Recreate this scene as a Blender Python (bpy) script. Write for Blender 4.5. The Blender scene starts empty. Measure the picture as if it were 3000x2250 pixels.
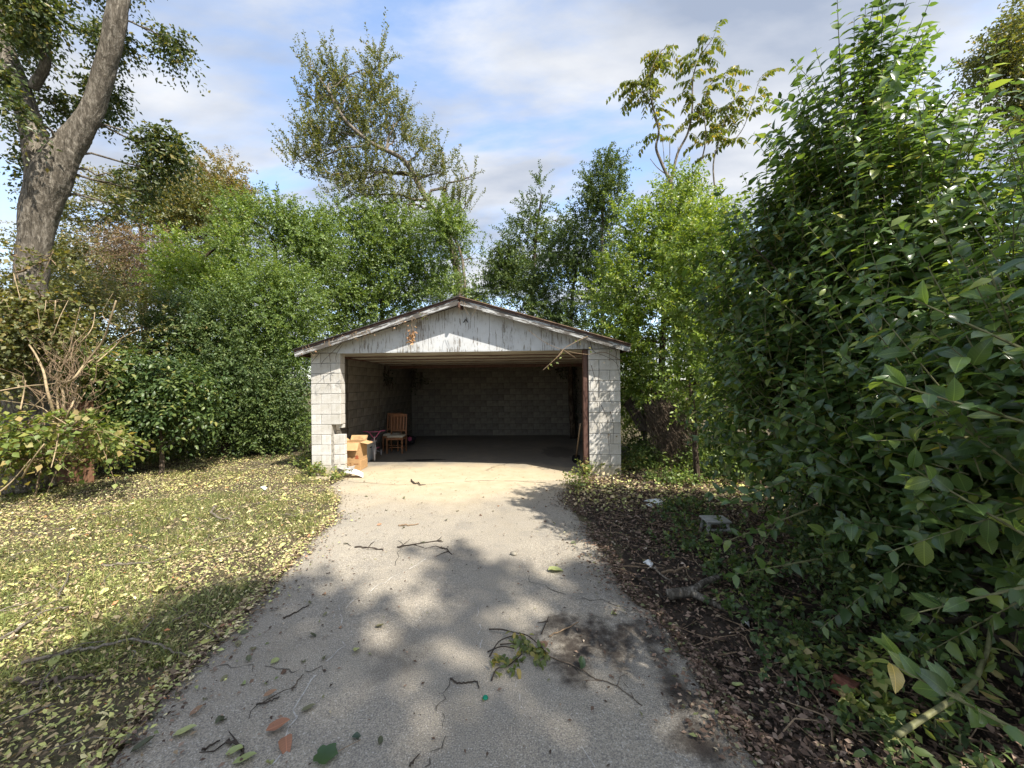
import bpy, math, random
import numpy as np
from mathutils import Vector, Matrix

random.seed(7)
sc = bpy.context.scene
COL = sc.collection

# ------------------------------------------------------------------ camera
F = 1127.0                      # focal length in photo pixels (3000 wide)
CAMZ = 1.785
PSI = math.atan(.046); RHO = math.radians(.6)
_f = np.array([-math.sin(PSI), math.cos(PSI), 0.0])
_r0 = np.array([math.cos(PSI), math.sin(PSI), 0.0]); _u0 = np.array([0, 0, 1.0])
_r = _r0 * math.cos(RHO) - _u0 * math.sin(RHO)
_u = _u0 * math.cos(RHO) + _r0 * math.sin(RHO)
cam_d = bpy.data.cameras.new('camera'); cam = bpy.data.objects.new('camera', cam_d); COL.objects.link(cam)
cam_d.sensor_width = 36.0; cam_d.lens = 36.0 * F / 3000.0
cam_d.clip_start = .05; cam_d.clip_end = 2000
M = Matrix.Identity(4)
for i in range(3):
    M[i][0] = _r[i]; M[i][1] = _u[i]; M[i][2] = -_f[i]
M[2][3] = CAMZ
cam.matrix_world = M
sc.camera = cam

# ------------------------------------------------------------------ light
L = Vector((-.60, .55, -1.0)).normalized()
SUN_EL = math.asin(-L.z); SUN_AZ = math.atan2(-L.x, -L.y)
sun_d = bpy.data.lights.new('sun', 'SUN'); sun = bpy.data.objects.new('sun', sun_d); COL.objects.link(sun)
sun_d.energy = 3.4; sun_d.angle = math.radians(.55); sun_d.color = (1.0, .93, .82)
sun.rotation_euler = L.to_track_quat('-Z', 'Y').to_euler()
world = bpy.data.worlds.new('World'); sc.world = world; world.use_nodes = True
wt = world.node_tree; wt.nodes.clear()
def wn(t, **k):
    n = wt.nodes.new(t)
    for a, b in k.items(): setattr(n, a, b)
    return n
w_out = wn('ShaderNodeOutputWorld')
w_sky = wn('ShaderNodeTexSky', sky_type='NISHITA', sun_disc=False, sun_elevation=SUN_EL, sun_rotation=SUN_AZ)
w_b1 = wn('ShaderNodeBackground'); w_b1.inputs[1].default_value = .15
wt.links.new(w_sky.outputs[0], w_b1.inputs[0])
w_b2 = wn('ShaderNodeBackground'); w_b2.inputs[1].default_value = .375
w_tc = wn('ShaderNodeTexCoord'); w_sep = wn('ShaderNodeSeparateXYZ')
wt.links.new(w_tc.outputs['Generated'], w_sep.inputs[0])
w_mx = wn('ShaderNodeMath', operation='MAXIMUM'); w_mx.inputs[1].default_value = 0.0
wt.links.new(w_sep.outputs[2], w_mx.inputs[0])
w_ad = wn('ShaderNodeMath', operation='ADD'); w_ad.inputs[1].default_value = .22
wt.links.new(w_mx.outputs[0], w_ad.inputs[0])
w_dx = wn('ShaderNodeMath', operation='DIVIDE'); w_dy = wn('ShaderNodeMath', operation='DIVIDE')
wt.links.new(w_sep.outputs[0], w_dx.inputs[0]); wt.links.new(w_ad.outputs[0], w_dx.inputs[1])
wt.links.new(w_sep.outputs[1], w_dy.inputs[0]); wt.links.new(w_ad.outputs[0], w_dy.inputs[1])
w_cb = wn('ShaderNodeCombineXYZ'); wt.links.new(w_dx.outputs[0], w_cb.inputs[0]); wt.links.new(w_dy.outputs[0], w_cb.inputs[1])
w_mp = wn('ShaderNodeMapping'); w_mp.inputs['Location'].default_value = (1.3, .4, 0); w_mp.inputs['Rotation'].default_value = (0, 0, math.radians(28)); w_mp.inputs['Scale'].default_value = (.75, 1.5, 1)
wt.links.new(w_cb.outputs[0], w_mp.inputs[0])
w_n1 = wn('ShaderNodeTexNoise'); w_n1.inputs['Scale'].default_value = 1.35; w_n1.inputs['Detail'].default_value = 8; w_n1.inputs['Roughness'].default_value = .56; w_n1.inputs['Distortion'].default_value = .35
wt.links.new(w_mp.outputs[0], w_n1.inputs['Vector'])
w_r1 = wn('ShaderNodeMapRange', interpolation_type='SMOOTHSTEP'); w_r1.inputs[1].default_value = .36; w_r1.inputs[2].default_value = .56
w_r1.inputs[3].default_value = .03; w_r1.inputs[4].default_value = .97
wt.links.new(w_n1.outputs[0], w_r1.inputs[0])
w_n2 = wn('ShaderNodeTexNoise'); w_n2.inputs['Scale'].default_value = 2.3; w_n2.inputs['Detail'].default_value = 7; w_n2.inputs['Roughness'].default_value = .5
wt.links.new(w_mp.outputs[0], w_n2.inputs['Vector'])
w_cr = wn('ShaderNodeValToRGB'); w_cr.color_ramp.elements[0].position = .32; w_cr.color_ramp.elements[0].color = (.43, .50, .64, 1)
w_cr.color_ramp.elements[1].position = .66; w_cr.color_ramp.elements[1].color = (1.0, 1.01, 1.03, 1)
wt.links.new(w_n2.outputs[0], w_cr.inputs[0]); wt.links.new(w_cr.outputs[0], w_b2.inputs[0])
w_ms = wn('ShaderNodeMixShader'); wt.links.new(w_r1.outputs[0], w_ms.inputs[0]); wt.links.new(w_b1.outputs[0], w_ms.inputs[1]); wt.links.new(w_b2.outputs[0], w_ms.inputs[2])
wt.links.new(w_ms.outputs[0], w_out.inputs[0])
vs = sc.view_settings
vs.view_transform = 'Standard'; vs.look = 'None'; vs.exposure = 1.42; vs.gamma = 1; vs.use_curve_mapping = False
sc.cycles.max_bounces = 7; sc.cycles.diffuse_bounces = 3; sc.cycles.glossy_bounces = 2; sc.cycles.transmission_bounces = 4; sc.cycles.transparent_max_bounces = 4
sc.cycles.caustics_reflective = False; sc.cycles.caustics_refractive = False

# ------------------------------------------------------------------ layout helpers
def ray(px, py):
    return _f + (px - 1500) / F * _r + (1125 - py) / F * _u
def gp(px, py, z=0.0):
    d = ray(px, py); t = (z - CAMZ) / d[2]
    return np.array([d[0] * t, d[1] * t, z])
def at(px, py, d):
    return np.array([0, 0, CAMZ]) + ray(px, py) * d
def V(*a): return np.array(a, float)
def nrm(a):
    a = np.asarray(a, float); return a / np.maximum(np.linalg.norm(a, axis=-1, keepdims=True), 1e-9)

# ------------------------------------------------------------------ object helpers
def tag(o, label=None, cat=None, group=None, kind=None):
    if label: o['label'] = label
    if cat: o['category'] = cat
    if group: o['group'] = group
    if kind: o['kind'] = kind
    return o
def empty(name, loc, label, cat, group=None):
    o = bpy.data.objects.new(name, None); COL.objects.link(o); o.location = loc; o.empty_display_size = .2
    return tag(o, label, cat, group)
def mesh_np(name, v, f, mat, smooth=False):
    me = bpy.data.meshes.new(name)
    v = np.ascontiguousarray(v, np.float32); f = np.ascontiguousarray(f, np.int32)
    k = f.shape[1]
    me.vertices.add(len(v)); me.vertices.foreach_set('co', v.ravel())
    me.loops.add(f.size); me.loops.foreach_set('vertex_index', f.ravel())
    me.polygons.add(len(f)); me.polygons.foreach_set('loop_start', np.arange(0, f.size, k, dtype=np.int32))
    me.polygons.foreach_set('loop_total', np.full(len(f), k, np.int32))
    if smooth: me.polygons.foreach_set('use_smooth', np.ones(len(f), bool))
    me.update(calc_edges=True)
    if mat: me.materials.append(mat)
    return me
def link(name, me, parent=None, loc=(0, 0, 0)):
    o = bpy.data.objects.new(name, me); COL.objects.link(o); o.location = loc
    if parent: o.parent = parent
    return o

class MB:
    """collects boxes, tubes and polygons in world coordinates, built as one mesh"""
    def __init__(s): s.v = []; s.f = []
    def add(s, v, f):
        b = len(s.v); s.v += [tuple(map(float, p)) for p in v]; s.f += [tuple(b + i for i in q) for q in f]; return s
    def box(s, c, d, rot=None, taper=1.0):
        x, y, z = (d[0] / 2, d[1] / 2, d[2] / 2)
        v = [(-x, -y, -z), (x, -y, -z), (x, y, -z), (-x, y, -z), (-x * taper, -y * taper, z), (x * taper, -y * taper, z), (x * taper, y * taper, z), (-x * taper, y * taper, z)]
        if rot is not None: v = [rot @ Vector(p) for p in v]
        return s.add([(p[0] + c[0], p[1] + c[1], p[2] + c[2]) for p in v], [(0, 3, 2, 1), (4, 5, 6, 7), (0, 1, 5, 4), (1, 2, 6, 5), (2, 3, 7, 6), (3, 0, 4, 7)])
    def beam(s, a, b, w, h, up=(0, 0, 1)):
        a = Vector(a); b = Vector(b); y = (b - a).normalized(); x = y.cross(Vector(up)).normalized(); z = x.cross(y)
        R = Matrix((x, y, z)).transposed()
        return s.box((a + b) / 2, (w, (b - a).length, h), R)
    def tube(s, path, rad, n=6, cap=True):
        P = np.asarray(path, float); m = len(P)
        rad = np.broadcast_to(np.asarray(rad, float), (m,))
        T = np.gradient(P, axis=0); T = nrm(T)
        ref = np.array([0.13, .07, 1.0]) if abs(T[0][2]) < .9 else np.array([1.0, .1, 0])
        X = nrm(np.cross(T, ref)); Y = np.cross(T, X)
        an = np.arange(n) * 2 * math.pi / n
        v = (P[:, None] + rad[:, None, None] * (np.cos(an)[None, :, None] * X[:, None] + np.sin(an)[None, :, None] * Y[:, None])).reshape(-1, 3)
        f = []
        for i in range(m - 1):
            for j in range(n):
                k = (j + 1) % n
                f.append((i * n + j, i * n + k, (i + 1) * n + k, (i + 1) * n + j))
        if cap: f.append(tuple(range(n - 1, -1, -1))); f.append(tuple((m - 1) * n + j for j in range(n)))
        return s.add(v, f)
    def prism(s, poly, axis_vec):
        """poly: list of 3d points, extruded by axis_vec"""
        n = len(poly); a = np.asarray(poly, float); b = a + np.asarray(axis_vec, float)
        f = [tuple(range(n))[::-1], tuple(range(n, 2 * n))]
        for i in range(n):
            j = (i + 1) % n; f.append((i, j, n + j, n + i))
        return s.add(np.vstack([a, b]), f)
    def mesh(s, name, mat, org=(0, 0, 0), smooth=False, bevel=0):
        me = bpy.data.meshes.new(name)
        me.from_pydata([(p[0] - org[0], p[1] - org[1], p[2] - org[2]) for p in s.v], [], s.f)
        if bevel:
            import bmesh
            bm = bmesh.new(); bm.from_mesh(me)
            bmesh.ops.bevel(bm, geom=bm.edges[:], offset=bevel, segments=1, affect='EDGES')
            bm.to_mesh(me); bm.free()
        import bmesh
        bm = bmesh.new(); bm.from_mesh(me); bmesh.ops.recalc_face_normals(bm, faces=bm.faces[:]); bm.to_mesh(me); bm.free()
        if smooth: me.polygons.foreach_set('use_smooth', np.ones(len(me.polygons), bool))
        me.update()
        if mat: me.materials.append(mat)
        return me
    def build(s, name, mat, parent=None, smooth=False, bevel=0):
        """child of parent: verts relative to the parent's base (parent chain unrotated)"""
        org = V(0, 0, 0); p = parent
        while p: org = org + np.array(p.location); p = p.parent
        return link(name, s.mesh(name, mat, org, smooth, bevel), parent)
    def thing(s, name, mat, base, label, cat, group=None, smooth=False, bevel=0, kind=None):
        return tag(link(name, s.mesh(name, mat, base, smooth, bevel), None, base), label, cat, group, kind)

def jpath(a, b, n, j, rng, sag=0.0):
    a = np.asarray(a, float); b = np.asarray(b, float); t = np.linspace(0, 1, n)[:, None]
    P = a + (b - a) * t; ln = np.linalg.norm(b - a)
    N = rng.normal(0, 1, (n, 3)) * j * ln; N[0] = 0; N[-1] = 0
    P = P + N; P[:, 2] += sag * ln * (4 * t * (1 - t))[:, 0]
    return P
def smooth_path(pts, n):
    P = np.asarray(pts, float); m = len(P)
    if m < 3: return P
    out = []
    for i in range(m - 1):
        p0 = P[max(i - 1, 0)]; p1 = P[i]; p2 = P[i + 1]; p3 = P[min(i + 2, m - 1)]
        for t in np.linspace(0, 1, n, endpoint=False):
            out.append(.5 * ((2 * p1) + (-p0 + p2) * t + (2 * p0 - 5 * p1 + 4 * p2 - p3) * t * t + (-p0 + 3 * p1 - 3 * p2 + p3) * t ** 3))
    out.append(P[-1]); return np.array(out)

# ------------------------------------------------------------------ materials
class Mat:
    def __init__(s, name, rough=.8, spec=.3):
        s.m = bpy.data.materials.new(name); s.m.use_nodes = True; s.t = s.m.node_tree; s.t.nodes.clear()
        s.out = s.n('ShaderNodeOutputMaterial'); s.p = s.n('ShaderNodeBsdfPrincipled')
        s.p.inputs['Roughness'].default_value = rough; s.p.inputs['Specular IOR Level'].default_value = spec
        s.l(s.p.outputs[0], s.out.inputs[0]); s.tc = s.n('ShaderNodeTexCoord')
        s.co = s.tc.outputs['Object']
    def n(s, t, **k):
        x = s.t.nodes.new(t)
        for a, b in k.items(): setattr(x, a, b)
        return x
    def l(s, a, b): s.t.links.new(a, b)
    def put(s, sock, val):
        if isinstance(val, (int, float)): sock.default_value = val
        elif isinstance(val, tuple): sock.default_value = val if len(val) == 4 or sock.type == 'VECTOR' else (*val, 1)
        else: s.l(val, sock)
    def map(s, scale=(1, 1, 1), rot=(0, 0, 0), loc=(0, 0, 0), vec=None):
        x = s.n('ShaderNodeMapping'); x.inputs['Scale'].default_value = scale; x.inputs['Rotation'].default_value = rot; x.inputs['Location'].default_value = loc
        s.l(vec or s.co, x.inputs[0]); return x.outputs[0]
    def noise(s, scale, detail=4, rough=.55, vec=None, dist=0, col=False):
        x = s.n('ShaderNodeTexNoise'); x.inputs['Scale'].default_value = scale; x.inputs['Detail'].default_value = detail; x.inputs['Roughness'].default_value = rough; x.inputs['Distortion'].default_value = dist
        s.l(vec or s.co, x.inputs['Vector']); return x.outputs[1 if col else 0]
    def voro(s, scale, vec=None, out='Distance', feature='F1'):
        x = s.n('ShaderNodeTexVoronoi', feature=feature); x.inputs['Scale'].default_value = scale; s.l(vec or s.co, x.inputs['Vector']); return x.outputs[out]
    def rng(s, v, a, b, c=0., d=1., smooth=True):
        x = s.n('ShaderNodeMapRange', interpolation_type='SMOOTHSTEP' if smooth else 'LINEAR')
        for i, q in enumerate((v, a, b, c, d)): s.put(x.inputs[i], q)
        return x.outputs[0]
    def math(s, op, a, b=0., clamp=False):
        x = s.n('ShaderNodeMath', operation=op, use_clamp=clamp); s.put(x.inputs[0], a); s.put(x.inputs[1], b); return x.outputs[0]
    def mix(s, fac, a, b, mode='MIX'):
        x = s.n('ShaderNodeMix', data_type='RGBA', blend_type=mode); s.put(x.inputs[0], fac); s.put(x.inputs[6], a); s.put(x.inputs[7], b); return x.outputs[2]
    def ramp(s, v, stops, interp='LINEAR'):
        x = s.n('ShaderNodeValToRGB'); cr = x.color_ramp; cr.interpolation = interp
        while len(cr.elements) < len(stops): cr.elements.new(.5)
        for e, (p, c) in zip(cr.elements, stops): e.position = p; e.color = (*c, 1)
        s.l(v, x.inputs[0]); return x.outputs[0]
    def bump(s, h, strength=.4, dist=.01):
        x = s.n('ShaderNodeBump'); x.inputs['Strength'].default_value = strength; x.inputs['Distance'].default_value = dist
        s.l(h, x.inputs['Height']); s.l(x.outputs[0], s.p.inputs['Normal']); return s
    def color(s, c): s.put(s.p.inputs['Base Color'], c); return s
    def rough(s, c): s.put(s.p.inputs['Roughness'], c); return s
    def orand(s): return s.n('ShaderNodeObjectInfo').outputs['Random']
    def isl(s): return s.n('ShaderNodeNewGeometry').outputs['Random Per Island']
    def blob(s, cx, cy, rx, ry, rot=0, nse=.5, nsc=3., soft=.45):
        """soft edged irregular patch on the ground plane"""
        v = s.map((1 / rx, 1 / ry, 0), (0, 0, 0), (-cx / rx, -cy / ry, 0))
        ln = s.n('ShaderNodeVectorMath', operation='LENGTH'); s.l(v, ln.inputs[0])
        nn = s.math('MULTIPLY', s.math('SUBTRACT', s.noise(nsc, 5, .6), .5), nse * 2.2)
        return s.rng(s.math('ADD', ln.outputs['Value'], nn), 1.0, 1.0 - soft, 0., 1.)

def desat(q, k=.16):
    l = .25 * q[0] + .65 * q[1] + .1 * q[2]; return tuple(x * (1 - k) + l * k for x in (q[0] * 1.10, q[1], q[2]))
def leaf_mat(name, stops, trans=.30, rough=.42, spec=.45, var=.35, vscale=.7, gain=1.25, vein=False):
    m = Mat(name, rough, spec)
    r = m.math('FRACT', m.math('ADD', m.isl(), m.orand()))
    c = m.ramp(r, [(p, tuple(x * gain for x in desat(q))) for p, q in stops])
    nz = m.noise(vscale, 2, .5)
    c = m.mix(m.rng(nz, .35, .7, 0., var), c, m.mix(1.0, c, (1.35, 1.25, .62), 'MULTIPLY'))
    if vein:
        sx = m.n('ShaderNodeSeparateXYZ'); m.l(m.co, sx.inputs[0]); ax = m.math('ABSOLUTE', sx.outputs[0])
        mid = m.rng(ax, .006, .020, 1., 0.)
        side = m.rng(m.math('SINE', m.math('MULTIPLY', m.math('SUBTRACT', sx.outputs[1], m.math('MULTIPLY', ax, .8)), 62.)), .80, 1., 0., .35)
        c = m.mix(m.math('MAXIMUM', mid, side), c, m.mix(1.0, c, (1.7, 1.6, 1.5), 'MULTIPLY'))
        sp = m.rng(m.noise(9, 4, .6), .66, .74, 0., .75); c = m.mix(sp, c, (.11, .075, .03))
    m.color(c)
    t = m.n('ShaderNodeBsdfTranslucent'); m.put(t.inputs[0], m.mix(1.0, c, (1.75, 1.7, .62), 'MULTIPLY'))
    ms = m.n('ShaderNodeMixShader'); ms.inputs[0].default_value = trans
    m.l(m.p.outputs[0], ms.inputs[1]); m.l(t.outputs[0], ms.inputs[2]); m.l(ms.outputs[0], m.out.inputs[0])
    return m.m
def flat(name, c, rough=.6, spec=.3, var=.25, nsc=12., metallic=0., bmp=0.):
    m = Mat(name, rough, spec); n = m.noise(nsc, 4, .6)
    m.color(m.mix(m.rng(n, .3, .7), tuple(x * (1 - var) for x in c), tuple(min(1, x * (1 + var)) for x in c)))
    m.p.inputs['Metallic'].default_value = metallic
    if bmp: m.bump(m.noise(nsc * 4, 4, .6), bmp, .01)
    return m.m
def bark_mat(name, a, b, scale=15., bmp=1.0, stretch=.22):
    m = Mat(name, .95, .1); v = m.map((scale, scale, scale * stretch))
    n = m.noise(1.0, 8, .72, v, .8); n2 = m.noise(3.1, 4, .7, v, .5)
    h = m.math('ADD', n, m.math('MULTIPLY', n2, .45))
    c = m.ramp(m.rng(h, .55, .95), [(0, tuple(x * .55 for x in a)), (.4, a), (.75, tuple((x + y) / 2 for x, y in zip(a, b))), (1, b)])
    return m.color(c).bump(h, bmp, .04).m

MAT = {}
def driveway_mat():
    m = Mat('driveway_concrete', .92, .15)
    big = m.noise(.55, 4, .6); mid = m.noise(3.2, 5, .62); fine = m.noise(34, 4, .7); grit = m.noise(130, 3, .7)
    c = m.mix(m.rng(big, .3, .7), (.33, .293, .228), (.48, .43, .338))
    c = m.mix(m.rng(mid, .25, .75, 0, .6), c, (.39, .355, .295))
    c = m.mix(m.rng(m.noise(1.7, 6, .7), .48, .68, 0, .5), c, (.25, .235, .205))
    c = m.mix(m.rng(fine, .35, .66, 0, .55), m.mix(1., c, (.80, .79, .78), 'MULTIPLY'), c)
    c = m.mix(m.rng(grit, .38, .52, .85, 0), c, (.15, .14, .13))
    c = m.mix(m.rng(grit, .57, .68, 0, .75), c, (.62, .60, .56))
    sp = m.rng(m.voro(27), .02, .10, 1, 0)
    c = m.mix(m.math('MULTIPLY', sp, m.rng(m.noise(5, 2), .45, .6, 0, .8)), c, (.62, .6, .55))
    # sandy tint of the apron by the garage, dark soil stains near the right edge
    c = m.mix(m.math('MULTIPLY', m.blob(-1.5, 7.3, 3.4, 2.5, nse=.35, nsc=1.2, soft=.85), .95), c, m.mix(m.rng(mid, .3, .7), (.45, .37, .245), (.52, .44, .31)))
    soil = (.050, .041, .034)
    g = [(1740, 1870, .5, .38, 1.), (1680, 1945, .24, .26, .95), (1850, 1860, .3, .22, .8), (1640, 1830, .2, .2, .7), (1985, 2030, .12, .5, .7), (2070, 2150, .14, .5, .8), (1900, 1830, .3, .25, .35), (2010, 2170, .13, .1, .9), (1160, 1900, .35, .25, .28), (1130, 1960, .3, .2, .25), (1940, 1950, .12, .5, .5), (1890, 1700, .15, .7, .45)]
    mot = m.rng(m.noise(9, 6, .7), .34, .58, .55, 1.)
    for px, py, rx, ry, a in g:
        p = gp(px, py)
        c = m.mix(m.math('MULTIPLY', m.blob(p[0], p[1], rx, ry, nse=1.0, nsc=6., soft=.8), m.math('MULTIPLY', mot, a)), c, soil)
    h = m.math('ADD', m.math('MULTIPLY', fine, .6), m.math('ADD', grit, m.math('MULTIPLY', mid, .8)))
    return m.color(c).bump(h, .55, .012).m
def slab_mat():
    m = Mat('garage_slab', .85, .25)
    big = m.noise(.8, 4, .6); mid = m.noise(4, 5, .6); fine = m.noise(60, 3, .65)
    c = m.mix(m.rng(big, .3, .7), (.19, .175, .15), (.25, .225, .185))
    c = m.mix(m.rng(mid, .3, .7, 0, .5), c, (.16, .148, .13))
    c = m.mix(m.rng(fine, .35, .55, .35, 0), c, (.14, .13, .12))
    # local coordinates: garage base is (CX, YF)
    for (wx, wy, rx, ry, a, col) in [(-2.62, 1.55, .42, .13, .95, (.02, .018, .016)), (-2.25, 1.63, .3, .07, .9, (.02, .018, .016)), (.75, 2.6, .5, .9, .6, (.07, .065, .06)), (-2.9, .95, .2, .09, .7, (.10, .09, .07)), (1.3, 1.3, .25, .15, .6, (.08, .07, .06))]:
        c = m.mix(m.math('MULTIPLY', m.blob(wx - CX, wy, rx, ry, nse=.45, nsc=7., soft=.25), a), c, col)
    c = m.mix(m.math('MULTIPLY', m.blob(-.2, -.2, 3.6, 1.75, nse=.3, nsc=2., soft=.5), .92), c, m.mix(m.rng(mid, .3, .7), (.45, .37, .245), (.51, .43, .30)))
    return m.color(c).bump(m.math('ADD', fine, mid), .3, .008).m
def ground_mat():
    m = Mat('soil', .95, .1)
    a = m.noise(1.1, 5, .6); b = m.noise(9, 5, .7); g = m.noise(55, 4, .7)
    c = m.mix(m.rng(a, .35, .65), (.115, .09, .06), (.16, .13, .08))
    c = m.mix(m.rng(b, .45, .65, 0, .7), c, (.10, .115, .05))
    c = m.mix(m.rng(g, .35, .6, .6, 0), c, (.04, .033, .026))
    return m.color(c).bump(m.math('ADD', g, b), .8, .03).m
def dirt_mat():
    m = Mat('dark_mulch_soil', .95, .12)
    b = m.noise(7, 5, .7); g = m.noise(70, 4, .75)
    c = m.mix(m.rng(b, .35, .65), (.040, .032, .026), (.085, .066, .050))
    c = m.mix(m.rng(g, .58, .72, 0, .55), c, (.26, .22, .18))
    return m.color(c).bump(m.math('ADD', g, b), .9, .03).m
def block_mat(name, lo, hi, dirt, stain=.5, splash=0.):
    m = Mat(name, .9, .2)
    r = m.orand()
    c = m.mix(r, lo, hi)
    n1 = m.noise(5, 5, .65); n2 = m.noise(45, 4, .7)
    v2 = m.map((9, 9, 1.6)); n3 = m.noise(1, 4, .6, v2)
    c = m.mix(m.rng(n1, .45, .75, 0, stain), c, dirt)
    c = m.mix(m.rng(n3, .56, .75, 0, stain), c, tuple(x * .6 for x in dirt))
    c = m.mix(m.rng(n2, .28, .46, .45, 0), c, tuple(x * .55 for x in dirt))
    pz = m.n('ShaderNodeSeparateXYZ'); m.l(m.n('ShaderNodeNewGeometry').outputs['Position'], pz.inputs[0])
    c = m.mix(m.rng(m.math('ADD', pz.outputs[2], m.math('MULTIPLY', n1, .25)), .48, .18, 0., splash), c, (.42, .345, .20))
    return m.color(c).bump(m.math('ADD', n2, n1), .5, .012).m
def peel_mat(name, stretch, paint=(.66, .68, .68), wood=(.17, .15, .13), th=.56):
    m = Mat(name, .75, .25)
    v = m.map(stretch); n = m.noise(1, 6, .72, v, .4); area = m.noise(1.5, 4, .6)
    k = m.rng(m.math('ADD', n, m.math('MULTIPLY', m.math('SUBTRACT', area, .5), .55)), th, th + .05)
    v2 = m.map(tuple(x * 2.3 for x in stretch)); g = m.noise(1, 4, .7, v2)
    w = m.mix(g, tuple(x * .6 for x in wood), tuple(x * 1.7 for x in wood))
    p = m.mix(m.rng(area, .3, .7), paint, tuple(x * .82 for x in paint))
    p = m.mix(m.rng(m.noise(7, 4, .6), .5, .75, 0, .35), p, (.42, .40, .35))
    return m.color(m.mix(k, p, w)).bump(m.math('SUBTRACT', g, m.math('MULTIPLY', k, 1.5)), .5, .006).m
def wood_mat(name, a, b, stretch=(30, 30, 2), rough=.6, spec=.3):
    m = Mat(name, rough, spec); n = m.noise(1, 5, .65, m.map(stretch), .6)
    c = m.mix(m.rng(n, .3, .7), a, b); c = m.mix(m.math('MULTIPLY', m.orand(), .35), c, tuple(x * .6 for x in a))
    return m.color(c).bump(n, .3, .004).m

# ------------------------------------------------------------------ foliage generators
def nz3(P, f, seed):
    r = np.random.default_rng(seed); s = 0
    for k in range(7):
        w = r.normal(0, 1, 3) * f; s = s + np.sin(P @ w + r.uniform(0, 6.28))
    return s / 3.2
# templates: y along the leaf, x across, z normal
T2 = (np.array([[0, 0, 0], [.27, .45, .08], [0, 1, -.12], [-.27, .45, .08]]), np.array([[0, 1, 2], [0, 2, 3]]))
TW = (np.array([[0, 0, 0], [.40, .42, .10], [0, 1, -.10], [-.40, .42, .10]]), np.array([[0, 1, 2], [0, 2, 3]]))
TN = (np.array([[0, 0, 0], [.17, .42, .05], [0, 1, -.15], [-.17, .42, .05]]), np.array([[0, 1, 2], [0, 2, 3]]))
def leaf_template(ys, hw, droop=.35, fold=.3, ripple=0.):
    v = []; f = []; n = len(ys)
    for y in ys: v.append((0, y, -droop * y * y))
    li = {}; ri = {}
    for i, (y, h) in enumerate(zip(ys, hw)):
        if h > 0:
            z = -droop * y * y + fold * h + ripple * math.sin(i * 2.1)
            li[i] = len(v); v.append((-h, y, z)); ri[i] = len(v); v.append((h, y, z))
    for i in range(n - 1):
        for d, sgn in ((ri, 1), (li, -1)):
            q = [i]
            if i in d: q.append(d[i])
            if i + 1 in d: q.append(d[i + 1])
            q.append(i + 1)
            if sgn < 0: q = q[::-1]
            for k in range(1, len(q) - 1): f.append((q[0], q[k], q[k + 1]))
    return np.array(v, float), np.array(f)
T8 = leaf_template([0, .32, .68, 1], [0, .26, .2, 0], .32, .3)
T16 = leaf_template([0, .12, .32, .55, .78, .92, 1], [0, .15, .25, .265, .175, .07, 0], .34, .32, .012)
def frames(D, N):
    D = nrm(D); N = N - (N * D).sum(1, keepdims=True) * D; N = nrm(N); X = np.cross(D, N)
    return np.stack([X, D, N], 2)
def scatter(tpl, P, D, N, S):
    v, f = tpl; R = frames(D, N)
    vv = P[:, None] + S[:, None, None] * np.einsum('nij,kj->nki', R, v)
    ff = f[None] + (np.arange(len(P)) * len(v))[:, None, None]
    return vv.reshape(-1, 3), ff.reshape(-1, 3)
def pix_blobs(d, lst):
    """(px, py, rx_px, ry_px[, weight[, depth]]) -> world ellipsoids of real size at depth d"""
    out = []
    for b in lst:
        px, py, rx, ry = b[:4]; w = b[4] if len(b) > 4 else 1.; dd = b[5] if len(b) > 5 else d
        k = dd / F; out.append((at(px, py, dd), V(rx * k, .8 * (rx + ry) / 2 * k, ry * k), w))
    return out
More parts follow.
